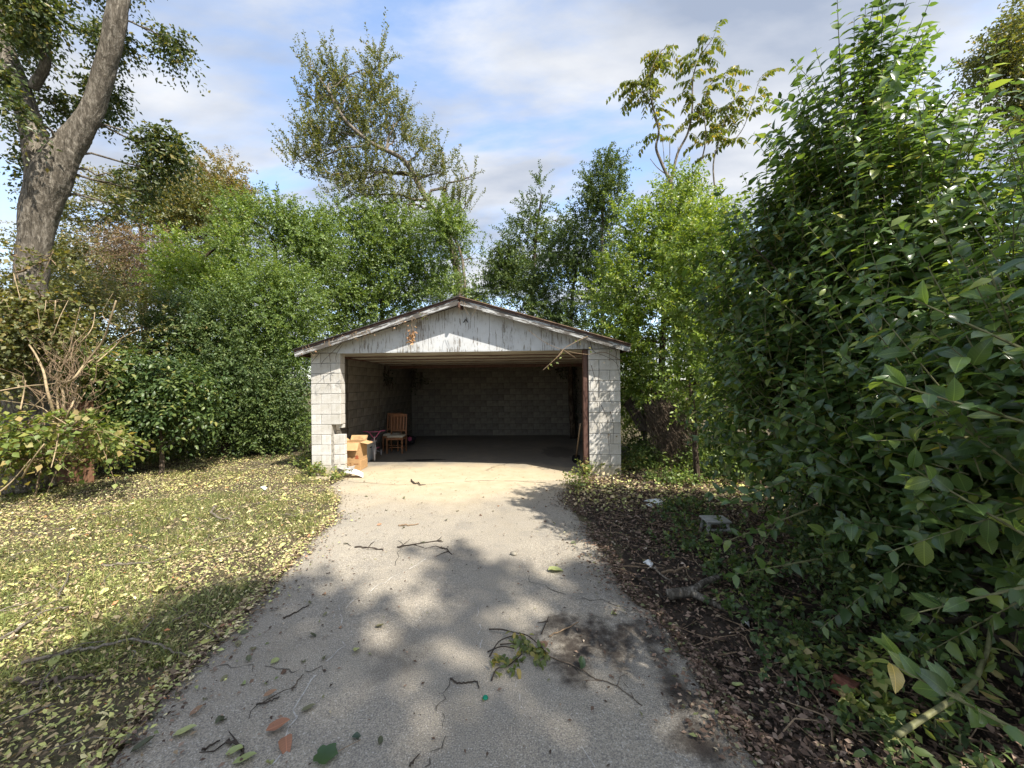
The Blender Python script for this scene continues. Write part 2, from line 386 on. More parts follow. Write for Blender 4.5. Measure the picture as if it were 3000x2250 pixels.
def crown(rng, blobs, n, tl=.45, lp=10, ls=.07, up=.45, out=.7, droop=.25, shell=2.2, gap=.0, gapf=1.2, rnd=.55, flat=.55, side=.8, zmin=.12, sjit=.3, spray=1.):
    """twigs spread through ellipsoids, leaves along each twig; returns P,D,N,S of the leaves and twig base/tips"""
    if spray != 1: n, lp, tl, rnd = int(n / spray), int(lp * spray), tl * (1 + .65 * (spray - 1)), rnd * .85
    w = np.array([b[2] * (b[1][0] * b[1][1] * b[1][2]) ** .67 for b in blobs]); w /= w.sum()
    k = rng.choice(len(blobs), n, p=w)
    C = np.array([b[0] for b in blobs])[k]; R = np.array([b[1] for b in blobs])[k]
    d = nrm(rng.normal(0, 1, (n, 3))); r = rng.random(n) ** (1 / shell)
    P0 = C + R * d * r[:, None]
    if gap > -5:
        g = nz3(P0, gapf, int(rng.integers(1e6))) + .5 * nz3(P0, gapf * 2.7, int(rng.integers(1e6)))
        keep = g > gap - 1.0 + .4 * rng.random(n)
        P0 = P0[keep]; d = d[keep]
    keep = P0[:, 2] > zmin; P0 = P0[keep]; d = d[keep]; n = len(P0)
    t = nrm(out * d + up * V(0, 0, 1) + rng.normal(0, rnd, (n, 3)))
    ln = tl * rng.uniform(.6, 1.3, n)
    s = np.linspace(.08, 1, lp)
    P = P0[:, None] + t[:, None] * (s[None] * ln[:, None])[..., None]
    P[..., 2] -= droop * ln[:, None] * (s ** 2)[None]
    P0b = P0; tip = P[:, -1]
    a = nrm(np.cross(t, rng.normal(0, 1, (n, 3)))); b = np.cross(t, a)
    ang = np.arange(lp) * 2.4 + 0 * s
    ph = rng.uniform(0, 6.28, (n, 1)) + ang[None] + rng.normal(0, .3, (n, lp))
    sd = np.cos(ph)[..., None] * a[:, None] + np.sin(ph)[..., None] * b[:, None]
    D = t[:, None] * .6 + sd * side + rng.normal(0, .25, (n, lp, 3)); D[..., 2] -= droop * .6
    N = V(0, 0, 1) * flat + rng.normal(0, .5, (n, lp, 3)) + .25 * d[:, None]
    S = ls * rng.uniform(1 - sjit, 1 + sjit, (n, lp))
    return P.reshape(-1, 3), D.reshape(-1, 3), N.reshape(-1, 3), S.ravel(), P0b, tip
def twigs(mb, A, B, r, rng, frac=1.):
    for a, b in zip(A, B):
        if rng.random() < frac: mb.tube([a, (a + b) / 2 + rng.normal(0, .02, 3), b], [r, r * .75, r * .4], 3, False)
def limbs(mb, rng, trunk, rad, blobs, sub=3, r1=.5, sides=5, rend=.012, jit=.05):
    """limbs from the trunk line into every blob, sub limbs inside it"""
    T = np.asarray(trunk); R = np.asarray(rad)
    for c, r, w in blobs:
        dd = np.linalg.norm(T - c, axis=1) + .8 * np.maximum(T[:, 2] - c[2] + .1, 0) * 2
        i = int(np.argmin(dd)); r0 = max(R[i] * r1, rend * 1.5)
        P = jpath(T[i], c, 6, jit, rng, .04); mb.tube(P, np.linspace(r0, max(r0 * .35, rend), 6), sides, False)
        for k in range(sub):
            j = rng.integers(2, 6); e = c + r * nrm(rng.normal(0, 1, 3)) * rng.uniform(.55, .95)
            mb.tube(jpath(P[j], e, 4, jit, rng), np.linspace(max(r0 * .3, rend), rend * .45, 4), 4, False)
def tree(name, label, cat, base, blobs, n, lmat, bmat, seed, trunk=None, rad=None, tpl=T2, sub=3, twig=0., group=None, lim=True, tr=.11, r1=.5, rend=.012, sides=9, **kw):
    rng = np.random.default_rng(seed)
    base = np.asarray(base, float)
    root = empty(name, base, label, cat, group)
    if trunk is None:
        top = max((b[0] for b in blobs), key=lambda q: q[2]); mid = np.mean([b[0] for b in blobs], 0)
        trunk = smooth_path([base - V(0, 0, .1), base * .6 + mid * .4 + rng.normal(0, .1, 3), mid, top], 4); rad = np.linspace(tr, tr * .18, len(trunk))
    mb = MB(); mb.tube(trunk, rad, sides)
    if lim: limbs(mb, rng, trunk, rad, blobs, sub, r1, 5, rend)
    P, D, N, S, A, B = crown(rng, blobs, n, **kw)
    if twig:
        mt = MB(); twigs(mt, A, B, rend * .4, rng, twig); tag(mt.build('twig', bmat, root), kind='stuff')
    mb.build('trunk', bmat, root, smooth=True)
    v, f = scatter(tpl, P, D, N, S)
    link('crown', mesh_np('crown', v - base, f, lmat), root)
    return root

# leaf colours (linear)
G = {}
G['privet'] = leaf_mat('leaf_privet', [(0, (.045, .085, .018)), (.5, (.075, .135, .028)), (.85, (.11, .19, .035)), (1, (.16, .21, .05))], .34, .42, gain=1.5)
G['privet_dark'] = leaf_mat('leaf_dark_evergreen', [(0, (.026, .052, .016)), (.6, (.045, .085, .022)), (1, (.085, .125, .035))], .28, .46, .3, gain=1.6)
G['privet_bright'] = leaf_mat('leaf_bright_green', [(0, (.075, .14, .018)), (.55, (.125, .215, .025)), (.9, (.19, .28, .04)), (1, (.24, .27, .06))], .36, .36)
G['olive'] = leaf_mat('leaf_olive', [(0, (.055, .075, .022)), (.5, (.095, .12, .032)), (.85, (.15, .155, .045)), (1, (.22, .17, .05))], .30, .45)
G['autumn'] = leaf_mat('leaf_autumn', [(0, (.09, .095, .035)), (.4, (.15, .14, .045)), (.8, (.21, .17, .055)), (1, (.25, .16, .07))], .3, .5)
G['brown'] = leaf_mat('leaf_dead_brown', [(0, (.09, .06, .04)), (.5, (.17, .115, .07)), (.85, (.15, .14, .06)), (1, (.28, .20, .12))], .2, .65, .2)
G['pecan'] = leaf_mat('leaf_pecan', [(0, (.028, .052, .016)), (.55, (.05, .085, .022)), (.85, (.085, .115, .028)), (1, (.2, .18, .04))], .33, .4)
G['heaven'] = leaf_mat('leaf_compound', [(0, (.055, .095, .02)), (.6, (.10, .14, .025)), (.9, (.17, .18, .03)), (1, (.28, .22, .04))], .38, .42)
G['ligustrum'] = leaf_mat('leaf_glossy_privet', [(0, (.032, .072, .024)), (.45, (.052, .112, .030)), (.8, (.085, .16, .035)), (.99, (.16, .22, .04)), (1, (.30, .24, .05))], .40, .26, .6, .2, 1.2, 1.35)
G['ligustrum_leaf'] = leaf_mat('leaf_glossy_privet_veined', [(0, (.032, .072, .024)), (.45, (.052, .112, .030)), (.8, (.085, .16, .035)), (.99, (.16, .22, .04)), (1, (.30, .24, .05))], .40, .26, .6, .2, 1.2, 1.35, True)
G['holly'] = leaf_mat('leaf_holly', [(0, (.028, .062, .016)), (.6, (.05, .10, .024)), (.9, (.10, .16, .035)), (1, (.2, .22, .05))], .28, .42, .4)
G['vine'] = leaf_mat('leaf_vine', [(0, (.07, .12, .02)), (.5, (.12, .19, .03)), (.8, (.2, .24, .05)), (1, (.27, .21, .09))], .35, .5)
G['litter'] = leaf_mat('leaf_litter_lawn', [(0, (.040, .033, .022)), (.18, (.11, .085, .055)), (.34, (.215, .175, .10)), (.48, (.30, .26, .145)), (.58, (.13, .16, .05)), (.76, (.22, .26, .075)), (.90, (.30, .33, .10)), (.96, (.41, .39, .22)), (.985, (.09, .14, .04)), (1, (.34, .12, .05))], .10, .7, .2, .25, .9, 1.95)
G['mulch'] = leaf_mat('leaf_litter_brown', [(0, (.028, .021, .016)), (.35, (.07, .048, .033)), (.65, (.135, .095, .065)), (.88, (.21, .16, .115)), (.94, (.08, .115, .03)), (1, (.30, .26, .20))], .08, .75, .2, .1, .7, 1.45)
G['grass'] = leaf_mat('grass_blade', [(0, (.07, .11, .025)), (.5, (.13, .18, .04)), (.8, (.21, .23, .07)), (1, (.30, .25, .12))], .3, .5, .3)
G['dry'] = leaf_mat('leaf_dry', [(0, (.22, .13, .06)), (.5, (.33, .20, .10)), (1, (.42, .29, .16))], .15, .7, .2)
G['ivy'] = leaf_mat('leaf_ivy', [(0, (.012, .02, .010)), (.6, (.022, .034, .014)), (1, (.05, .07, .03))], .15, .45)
G['olive_green'] = leaf_mat('leaf_olive_green', [(0, (.06, .085, .026)), (.55, (.10, .135, .04)), (.9, (.15, .165, .05)), (1, (.21, .17, .06))], .32, .45)
B = {}
B['grey'] = bark_mat('bark_grey', (.155, .135, .108), (.37, .335, .28), 20.)
B['brown'] = bark_mat('bark_brown', (.06, .045, .033), (.20, .155, .115), 16)
B['pale'] = bark_mat('bark_pale', (.16, .135, .105), (.37, .33, .27), 22, .4)
B['tan'] = flat('stem_tan', (.33, .255, .155), .8, .2, .3, 18., bmp=.3)
B['twig'] = flat('twig_brown', (.115, .088, .065), .85, .2, .4, 40.)
B['dark'] = flat('twig_dark', (.05, .04, .032), .9, .15, .4, 40.)
B['vinestem'] = flat('vine_stem', (.23, .165, .105), .85, .2, .35, 40.)
B['greenstem'] = flat('stem_green', (.15, .15, .07), .6, .3, .3, 25.)

# ------------------------------------------------------------------ the setting
CX, YF, W, DEP, HW = -1.307, 7.46, 6.096, 6.096, 2.438
XL, XR = CX - W / 2, CX + W / 2
rngG = np.random.default_rng(5)

left_px = [(985, 1400), (950, 1425), (985, 1470), (962, 1525), (900, 1580), (850, 1630), (765, 1735), (650, 1845), (560, 1935), (480, 2010), (400, 2085), (265, 2250)]
right_px = [(1745, 1392), (1668, 1455), (1722, 1530), (1790, 1620), (1842, 1725), (1925, 1790), (2005, 1900), (2095, 2020), (2190, 2140), (2290, 2250)]
EL = np.array([gp(*p)[:2] for p in left_px]); ER = np.array([gp(*p)[:2] for p in right_px])
def dense(E, n=12):
    out = []
    for a, b in zip(E[:-1], E[1:]):
        for t in np.linspace(0, 1, n, endpoint=False): out.append(a + (b - a) * t)
    out.append(E[-1]); return np.array(out)
EL = np.vstack([EL, [EL[-1] + (-.25, -3.5)]]); ER = np.vstack([ER, [ER[-1] + (.5, -3.5)]])
ELd, ERd = dense(EL), dense(ER)
ELd[:, 0] += rngG.normal(0, .022, len(ELd)); ERd[:, 0] += rngG.normal(0, .03, len(ERd))
def xl_at(y): o = np.argsort(EL[:, 1]); return np.interp(y, EL[o, 1], EL[o, 0])
def xr_at(y): o = np.argsort(ER[:, 1]); return np.interp(y, ER[o, 1], ER[o, 0])
def hgt(x, y):
    """ground height: flat by the drive, lumpy beside it, sunk below the slab"""
    x = np.asarray(x, float); y = np.asarray(y, float)
    P = np.stack([x, y, 0 * x], -1)
    z = .035 * nz3(P, 1.1, 11) + .02 * nz3(P, 3.1, 12) + .005
    xl, xr = xl_at(y), xr_at(y)
    inside = np.minimum(x - xl, xr - x)                   # >0 on the drive
    k = np.clip((inside + .02) / .10, 0, 1)
    z = z * (1 - k) - .035 * k
    ing = (x > XL - .1) & (x < XR + .1) & (y > YF - .25) & (y < YF + DEP + .1)
    ramp = np.clip((np.hypot(x, y - 4) - 16) / 60, 0, 1)
    return np.where(ing, -.05, z) + ramp * 0.3
gx = np.concatenate([[-400, -120, -50, -28], np.arange(-18, -9, .6), np.arange(-9, 6, .11), np.arange(6, 16, .7), [28, 50, 120, 400]])
gy = np.concatenate([[-400, -60, -20, -8], np.arange(-4, .8, .4), np.arange(.8, 10, .11), np.arange(10, 24, .8), [30, 50, 120, 400]])
GX, GY = np.meshgrid(gx, gy); nx, ny = len(gx), len(gy)
gv = np.stack([GX, GY, hgt(GX, GY)], -1).reshape(-1, 3)
ii, jj = np.meshgrid(np.arange(nx - 1), np.arange(ny - 1)); q = (jj * nx + ii).ravel()
ground = link('ground', mesh_np('ground', gv, np.stack([q, q + 1, q + nx + 1, q + nx], 1), ground_mat(), True)); tag(ground, kind='structure')
# dark leaf soil strip right of the drive
ys = np.linspace(-1, 7.3, 90); dv = []; df = []
for i, y in enumerate(ys):
    a = xr_at(y) - .12; b = xr_at(y) + 2.6
    for k in range(26):
        x = a + (b - a) * k / 25; e = min(1., k / 3., (25 - k) / 4.)
        dv.append((x, y, float(hgt(x, y)) - .02 + .032 * e + .01 * math.sin(9 * x + 5 * y) * e))
for i in range(len(ys) - 1):
    for k in range(25): df.append((i * 26 + k, i * 26 + k + 1, (i + 1) * 26 + k + 1, (i + 1) * 26 + k))
soil = link('soil_bank', mesh_np('soil_bank', np.array(dv), np.array(df), dirt_mat(), True)); tag(soil, kind='structure')
# the drive: concrete sheet with real thickness and worn edges
mbd = MB(); dm = driveway_mat()
yy = np.concatenate([np.linspace(YF - .02, 0.5, 130), np.linspace(.3, -3, 12)])
nxs = 40; dvv = []; dff = []
xl_d = np.interp(yy, ELd[::-1, 1][np.argsort(ELd[::-1, 1])], ELd[::-1, 0][np.argsort(ELd[::-1, 1])]); xr_d = np.interp(yy, ERd[np.argsort(ERd[:, 1]), 1], ERd[np.argsort(ERd[:, 1]), 0])
for i, y in enumerate(yy):
    for k in range(nxs + 1):
        t = k / nxs; x = xl_d[i] + (xr_d[i] - xl_d[i]) * t
        e = min(t, 1 - t) * (xr_d[i] - xl_d[i])
        dvv.append((x, y, .006 * math.sin(1.7 * x + .6) * math.sin(1.3 * y) - (.05 if k in (0, nxs) else 0) - .012 * max(0, 1 - e / .12)))
for i in range(len(yy) - 1):
    for k in range(nxs): dff.append((i * (nxs + 1) + k, (i + 1) * (nxs + 1) + k, (i + 1) * (nxs + 1) + k + 1, i * (nxs + 1) + k + 1))
drive = link('driveway', mesh_np('driveway', np.array(dvv), np.array(dff), dm, True)); tag(drive, kind='structure')
def dz(x, y): return .006 * math.sin(1.7 * x + .6) * math.sin(1.3 * y)
# pale scratch lines in the concrete
pale = flat('pale_scratch', (.43, .41, .37), .95, .1, .3, 30.)
for pts, wd in [([(790, 2250), (850, 2130), (900, 2010), (960, 1940), (1005, 1880), (1000, 1800), (1040, 1760), (1150, 1695), (1250, 1640)], .010),
                ([(965, 1850), (990, 1790), (1010, 1760)], .007), ([(1395, 1780), (1408, 1830), (1405, 1900)], .008),
                ([(1510, 1985), (1530, 2070), (1545, 2100)], .006), ([(1700, 2190), (1745, 2250)], .007)]:
    P = smooth_path([gp(*p) for p in pts], 5); mb = MB(); n = len(P)
    T = nrm(np.gradient(P, axis=0)); X = np.stack([-T[:, 1], T[:, 0], 0 * T[:, 0]], 1)
    P = P + X * rngG.normal(0, .012, (n, 1)); w = wd * rngG.uniform(.12, .6, (n, 1))
    zz = np.array([dz(p[0], p[1]) + .0035 for p in P])
    a = P + X * w; b = P - X * w; a[:, 2] = zz; b[:, 2] = zz
    mb.add(np.vstack([a, b]), [(i, i + 1, n + i + 1, n + i) for i in range(n - 1) if rngG.random() < .72]); mb.build('scratch', pale, drive)

darkc = flat('crack_dirt', (.10, .09, .075), .95, .1, .3, 30.)
for pts, wd in [([(430, 1978), (600, 1958), (740, 1950), (860, 1966), (960, 1958)], .004), ([(1000, 1410), (1200, 1420), (1420, 1408), (1600, 1415)], .007), ([(1540, 1690), (1640, 1740), (1760, 1760), (1850, 1790)], .004), ([(1250, 2250), (1300, 2140), (1290, 2060), (1340, 1980)], .0035), ([(1120, 1560), (1180, 1600), (1150, 1680)], .004)]:
    P = smooth_path([gp(*p) for p in pts], 7); mb = MB(); n = len(P)
    T = nrm(np.gradient(P, axis=0)); X = np.stack([-T[:, 1], T[:, 0], 0 * T[:, 0]], 1)
    P = P + X * rngG.normal(0, .018, (n, 1)); w = wd * rngG.uniform(.3, 1.1, (n, 1)); zz = np.array([dz(p[0], p[1]) + .0045 for p in P])
    a = P + X * w; b = P - X * w; a[:, 2] = zz; b[:, 2] = zz
    mb.add(np.vstack([a, b]), [(i, i + 1, n + i + 1, n + i) for i in range(n - 1) if rngG.random() < .85]); mb.build('crack', darkc, drive)
# ------------------------------------------------------------------ the block garage
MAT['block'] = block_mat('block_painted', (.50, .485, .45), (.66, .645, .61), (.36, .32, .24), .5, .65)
MAT['block_in'] = block_mat('block_bare_shaded', (.155, .143, .122), (.215, .197, .165), (.085, .077, .065), .7)  # bare block, colour darkened further to put in the interior shade
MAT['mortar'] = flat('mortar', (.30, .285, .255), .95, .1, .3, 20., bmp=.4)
MAT['mortar_in'] = flat('mortar_shaded', (.085, .08, .07), .95, .1, .3, 20.)  # same mortar, with the dimness of the inside put into its colour
MAT['gable'] = peel_mat('gable_paint', (38, 38, 4.5), (.60, .62, .635), (.22, .205, .185), .56)
MAT['rake'] = peel_mat('rake_paint', (3.0, 40, 40), (.50, .51, .51), (.085, .078, .07), .44)
MAT['roof'] = flat('roofing', (.055, .05, .046), .9, .2, .4, 9., bmp=.5)
MAT['drip'] = flat('rusted_drip_edge', (.16, .105, .07), .7, .3, .5, 9.)
MAT['redwood'] = wood_mat('red_brown_wood', (.085, .042, .032), (.15, .085, .065), (25, 25, 2))
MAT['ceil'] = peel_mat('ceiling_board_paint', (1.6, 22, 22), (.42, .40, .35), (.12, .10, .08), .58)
g0 = (CX, YF, 0.0)
garage = empty('block_garage', g0, 'open fronted pale concrete block garage with low gable roof at the end of the drive', 'garage')
BL, BH, J, TH = .4064, .2032, .010, .194
def block_mesh(l, h, t, mat, seed):
    """a block: box with slightly worn, uneven corners; x along, y thickness, z up"""
    r = random.Random(seed); mb = MB(); mb.box((0, 0, 0), (l, t, h))
    mb.v = [tuple(c + r.uniform(-.0018, .0018) for c in p) for p in mb.v]
    return mb.mesh('concrete_block', mat, bevel=.005)
BM = {}
def block(parent, c, l, axis, mat, key, h=BH - J, t=TH, tilt=0):
    k = (round(l, 3), round(h, 3), round(t, 3), key, random.randrange(3))
    if k not in BM: BM[k] = block_mesh(l, h, t, mat, hash(k) % 999)
    o = link('concrete_block', BM[k], parent); o.location = (c[0] - g0[0], c[1] - g0[1], c[2] - g0[2])
    o.rotation_euler = (0, random.uniform(-.003, .003) + tilt, (math.pi / 2 if axis == 'y' else 0))
    return o
def wall_blocks(parent, axis, fixed, a, b, mat, key, rows=12, skip=None, jit=.003):
    for r in range(rows):
        z = r * BH + BH / 2; s = a - (BL / 2 if r % 2 else 0)
        while s < b - .02:
            x0 = max(s, a); x1 = min(s + BL, b); l = x1 - x0 - J
            if l > .03:
                m = (x0 + x1) / 2; f = fixed + random.uniform(-jit, jit)
                c = (m, f, z) if axis == 'x' else (f, m, z)
                if not (skip and skip(r, m)): block(parent, c, l, axis, mat, key)
            s += BL
def wall(mortar, box_c, box_d):
    mb = MB(); mb.box(box_c, box_d); return mb.build('wall', mortar, garage)
IN = .012
yb0 = YF + DEP - .2
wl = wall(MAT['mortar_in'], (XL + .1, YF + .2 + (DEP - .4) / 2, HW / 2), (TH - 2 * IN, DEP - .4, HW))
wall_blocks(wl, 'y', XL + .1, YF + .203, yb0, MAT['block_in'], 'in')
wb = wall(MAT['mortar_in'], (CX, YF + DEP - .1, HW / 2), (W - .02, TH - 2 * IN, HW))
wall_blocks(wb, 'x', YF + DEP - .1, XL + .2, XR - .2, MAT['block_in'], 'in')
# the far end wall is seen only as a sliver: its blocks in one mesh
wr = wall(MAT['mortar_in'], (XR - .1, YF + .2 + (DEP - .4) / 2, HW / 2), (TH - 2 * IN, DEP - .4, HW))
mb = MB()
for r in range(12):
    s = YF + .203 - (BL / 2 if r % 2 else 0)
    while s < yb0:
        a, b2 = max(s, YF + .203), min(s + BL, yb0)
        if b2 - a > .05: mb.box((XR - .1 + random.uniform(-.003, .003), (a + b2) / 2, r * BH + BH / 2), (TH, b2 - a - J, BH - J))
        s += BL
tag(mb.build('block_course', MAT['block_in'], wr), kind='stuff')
# front piers, one and a half blocks wide
PW = .6096
def pier(x0, flip, broken=False):
    mb = MB(); mb.box((x0 + PW / 2, YF + .1, HW / 2), (PW - 2 * IN, TH - 2 * IN, HW))
    if broken:
        mb = MB(); mb.box((x0 + PW / 2 - .09, YF + .1, HW / 2), (PW - 2 * IN - .18, TH - 2 * IN, HW)); mb.box((x0 + PW - .1, YF + .1, HW / 2 + .55), (.18, TH - 2 * IN, HW - 1.1))
    p = mb.build('pier', MAT['mortar'], garage)
    for r in range(12):
        z = r * BH + BH / 2
        segs = [(0, BL), (BL, PW)] if (r % 2 == 0) != flip else [(0, BL / 2), (BL / 2, PW)]
        for a, b in segs:
            y = YF + .1 + random.uniform(-.003, .003)
            if broken and r <= 4 and b > PW - .01:
                # the inner corner has lost its face: only the back shell of each unit is left
                b2 = b - (.0 if r < 4 else .10)
                if r == 4:
                    block(p, (x0 + (a + PW - .20) / 2, y, z), PW - .20 - a - J, 'x', MAT['block'], 'out')
                    block(p, (x0 + PW - .05, y + .05, z + .06), .085, 'x', MAT['block'], 'chip', h=.07, t=.09)
                else:
                    keep = {0: .42, 1: .40, 2: .41, 3: .405}[r]
                    if keep - a > .05: block(p, (x0 + (a + keep) / 2, y, z), keep - a - J, 'x', MAT['block'], 'out')
                    block(p, (x0 + (keep + PW + .03) / 2, y + .045, z), PW + .03 - keep - J, 'x', MAT['block'], 'shell', t=.10)
                continue
            block(p, (x0 + (a + b) / 2, y, z), b - a - J, 'x', MAT['block'], 'out')
    return p
pier(XL, False, True); pier(XR - PW, True)
# slab
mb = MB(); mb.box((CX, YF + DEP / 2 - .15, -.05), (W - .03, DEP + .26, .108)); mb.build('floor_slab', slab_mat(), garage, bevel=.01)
# gable sheets (1.22 m wide plywood) cut to the roof slope
SL, ZR = .297, 3.44
def roof_z(x): return ZR - SL * abs(x - CX)
GT = -.105                                    # gable top below roof top
edges = [XL - .01, -3.17, -1.97, -.77, .43, XR + .01]
for a, b in zip(edges[:-1], edges[1:]):
    a += .0025; b -= .0025
    xs = [a] + ([CX] if a < CX < b else []) + [b]
    poly = [(a, YF - .02, HW + .006), (b, YF - .02, HW + .006)] + [(x, YF - .02, max(roof_z(x) + GT, HW + .012)) for x in xs[::-1]]
    mb = MB(); mb.prism(poly, (0, .016, 0)); mb.build('gable_sheet', MAT['gable'], garage)
mb = MB(); mb.box((CX, YF + .06, HW + .05), (W - .02, .10, .075)); mb.build('header', MAT['redwood'], garage)
mb = MB(); mb.box((CX - .3, YF - .012, HW - .004), (W - 1.7, .012, .018)); mb.build('header_trim', MAT['gable'], garage)
# back gable so no light leaks through
mb = MB(); mb.prism([(XL, YF + DEP - .1, HW), (XR, YF + DEP - .1, HW), (CX, YF + DEP - .1, roof_z(CX) + GT)], (0, .05, 0)); mb.build('rear_gable', MAT['gable'], garage)
# roof: two decks with roofing, drip edge, rake boards
OV = .275
xe = {-1: CX - 3.20, 1: CX + 3.17}
for s in (-1, 1):
    e = xe[s]; ze = roof_z(e)
    y0, y1 = YF - OV - .03, YF + DEP + .2
    # sheet outline wavers along the rake
    mb = MB(); nseg = 12; tops = []; 
    for k in range(nseg + 1):
        t = k / nseg; x = CX + (e - CX) * t; z = roof_z(x) + .006 * math.sin(7 * t + s) * t
        tops.append((x, z))
    v = []; f = []
    for y in (y0, y1):
        for x, z in tops: v.append((x, y, z)); 
        for x, z in tops: v.append((x, y, z - .022))
    n = nseg + 1
    for k in range(nseg):
        f += [(k, k + 1, 2 * n + k + 1, 2 * n + k), (n + k, n + k + 1, 3 * n + k + 1, 3 * n + k), (k, k + 1, n + k + 1, n + k), (2 * n + k, 2 * n + k + 1, 3 * n + k + 1, 3 * n + k)]
    f += [(nseg, 2 * n + nseg, 3 * n + nseg, n + nseg), (0, 2 * n, 3 * n, n)]
    mb.add(v, f); ro = mb.build('roof', MAT['roof'], garage)
    mb = MB(); mb.prism([(CX, y0 + .006, ZR - .023), (e, y0 + .006, ze - .023), (e, y0 + .006, ze - .045), (CX, y0 + .006, ZR - .045)], (0, y1 - y0 - .02, 0)); mb.build('deck', MAT['redwood'], garage)
    ln = math.hypot(e - CX, ZR - ze); ang = math.atan2(ze - ZR, (e - CX))
    mb = MB(); mb.box((0, 0, 0), (ln - .02, .022, .105)); me = mb.mesh('rake_board', MAT['rake'])
    o = link('rake_board', me, garage); mx = (CX + e) / 2; o.location = (mx - CX, -OV - .002, roof_z(mx) - .098); 
    o.rotation_euler = (0, -math.atan2((ze - ZR), (e - CX)), 0)
    mb = MB(); mb.beam((CX + s * .01, y0 - .008, ZR - .004), (e, y0 - .008, ze - .004), .014, .026, up=(0, 1, 0)); mb.build('drip_edge', MAT['drip'] if s > 0 else MAT['roof'], garage)
    # rafter tail along the eave
    mb = MB(); mb.beam((e - s * .03, y0 + .05, ze - .09), (e - s * .03, y1, ze - .09), .03, .07); mb.build('fascia', MAT['redwood'], garage)
mb = MB(); mb.prism([(CX - .12, YF - OV - .05, ZR - .02), (CX + .12, YF - OV - .05, ZR - .02), (CX, YF - OV - .05, ZR + .028)], (0, DEP + OV + .25, 0)); mb.build('ridge_cap', MAT['roof'], garage)
mb = MB(); mb.box((CX, YF - .13, ZR - .16), (.04, .36, .09)); mb.build('ridge_beam', MAT['redwood'], garage)
# ceiling boards running across, ending at a dark red beam
yb = YF + .13
for k in range(15):
    d = .262; mb = MB(); mb.box((CX, yb + d / 2, HW + .004 - .0045 * k + random.uniform(-.004, .004)), (W - .46 - random.uniform(0, .03), d - .012, .02))
    if yb + d > YF + 3.95: break
    o = mb.build('ceiling_board', MAT['ceil'], garage); yb += d
    if k % 3 == 2: mb = MB(); mb.box((CX, yb - .006, HW - .014 - .0045 * k), (W - .50, .03, .022)); mb.build('batten', MAT['redwood'], o)
mb = MB(); mb.box((CX, yb + .07, HW - .075), (W - .40, .09, .17)); mb.build('cross_beam', MAT['redwood'], garage)
mb = MB(); mb.box((CX, (yb + YF + DEP) / 2, HW + .03), (W - .1, YF + DEP - yb - .02, .02)); mb.build('ceiling_panel', MAT['redwood'], garage)
for x in (XL + .24, XR - .24):
    mb = MB(); mb.box((x, YF + 2.2, HW - .03), (.05, 3.6, .05)); mb.build('ledger', MAT['redwood'], garage)
# door post at the right jamb
mb = MB(); mb.box((XR - PW - .055, YF + .10, HW / 2 - .0), (.085, .14, HW - .006)); mb.build('door_post', MAT['redwood'], garage, bevel=.004)
# cable and a long vertical crack on the inner wall
xw = XL + .2
mb = MB(); mb.tube(jpath((xw + .012, 8.56, 2.40), (xw + .012, 8.55, .35), 12, .0016, rngG), .007, 5); mb.build('cable', B['dark'], garage)
mb = MB(); P = jpath((xw + .004, 10.45, 2.42), (xw + .004, 10.42, .1), 20, .0035, rngG); P[:, 0] = xw + .004; mb.tube(P, .006, 4); mb.build('crack', MAT['mortar_in'], garage)
# small dark bracket on the gable
MAT['black'] = flat('black_metal', (.02, .02, .022), .6, .4, .2)
p = V(-1.23, YF - .03, 3.02)
mb = MB()
for s in (-1, 1): mb.beam(p + V(0, 0, .03), p + V(s * .045, 0, -.03), .014, .014, up=(0, 1, 0))
mb.build('bracket', MAT['black'], garage)

# ------------------------------------------------------------------ vegetation, far to near
def gbase(px, d, z=0.):
    p = at(px, 1125, d); return V(p[0], p[1], z)
rngW = np.random.default_rng(77)
# far woodland, one mass behind everything
bl = []
for px in range(-500, 3700, 170):
    d = rngW.uniform(21, 26); bl.append((at(px, 1000 + rngW.uniform(-40, 60), d), V(2.4, 1.5, 3.0), 1.)); bl.append((at(px + 80, 1120, d - 1.5), V(2.2, 1.5, 2.2), 1.))
P, D, N, S, a_, b_ = crown(rngW, bl, 6500, .8, 9, .17, zmin=.0)
v, f = scatter(TW, P, D, N, S)
tag(link('woodland', mesh_np('woodland', v, f, G['privet_dark'])), 'distant dark green woodland seen low between the trees', 'woodland', kind='stuff')

# olive and yellowing tree far left
tree('oak_tree', 'tall olive green tree turning yellow behind the left shrubs', 'tree', gbase(420, 15),
     pix_blobs(15, [(350, 620, 130, 80), (230, 650, 90, 90), (470, 590, 90, 60), (560, 640, 100, 80), (300, 740, 150, 100), (480, 720, 130, 90), (430, 560, 60, 40), (250, 800, 120, 110), (640, 640, 90, 80)]),
     5200, G['olive'], B['brown'], 21, spray=2., tl=.65, lp=12, ls=.105, gap=.25, gapf=1.1, up=.35, sub=4)
tree('yellow_tree', 'small tree top with golden brown leaves left of the leaning tree', 'tree', gbase(600, 17),
     pix_blobs(17, [(610, 545, 75, 45), (650, 515, 45, 35), (560, 570, 60, 35), (700, 580, 40, 30), (640, 600, 90, 40), (520, 640, 90, 50)]),
     1500, G['autumn'], B['brown'], 22, spray=2., tl=.6, lp=12, ls=.11, gap=.3, gapf=1.3, sub=5)
tree('dead_vine_snag', 'brown dead vine tangle hanging over a snag in the left trees', 'dead vines', gbase(430, 12.5),
     pix_blobs(12.5, [(420, 760, 90, 70), (470, 840, 80, 90), (360, 830, 70, 70), (420, 690, 80, 35), (330, 700, 60, 40)]),
     1900, G['brown'], B['twig'], 23, tr=.05, tl=.6, lp=9, ls=.065, gap=.2, droop=.7, up=.1, twig=.35, sub=9, rend=.02, tpl=TN)
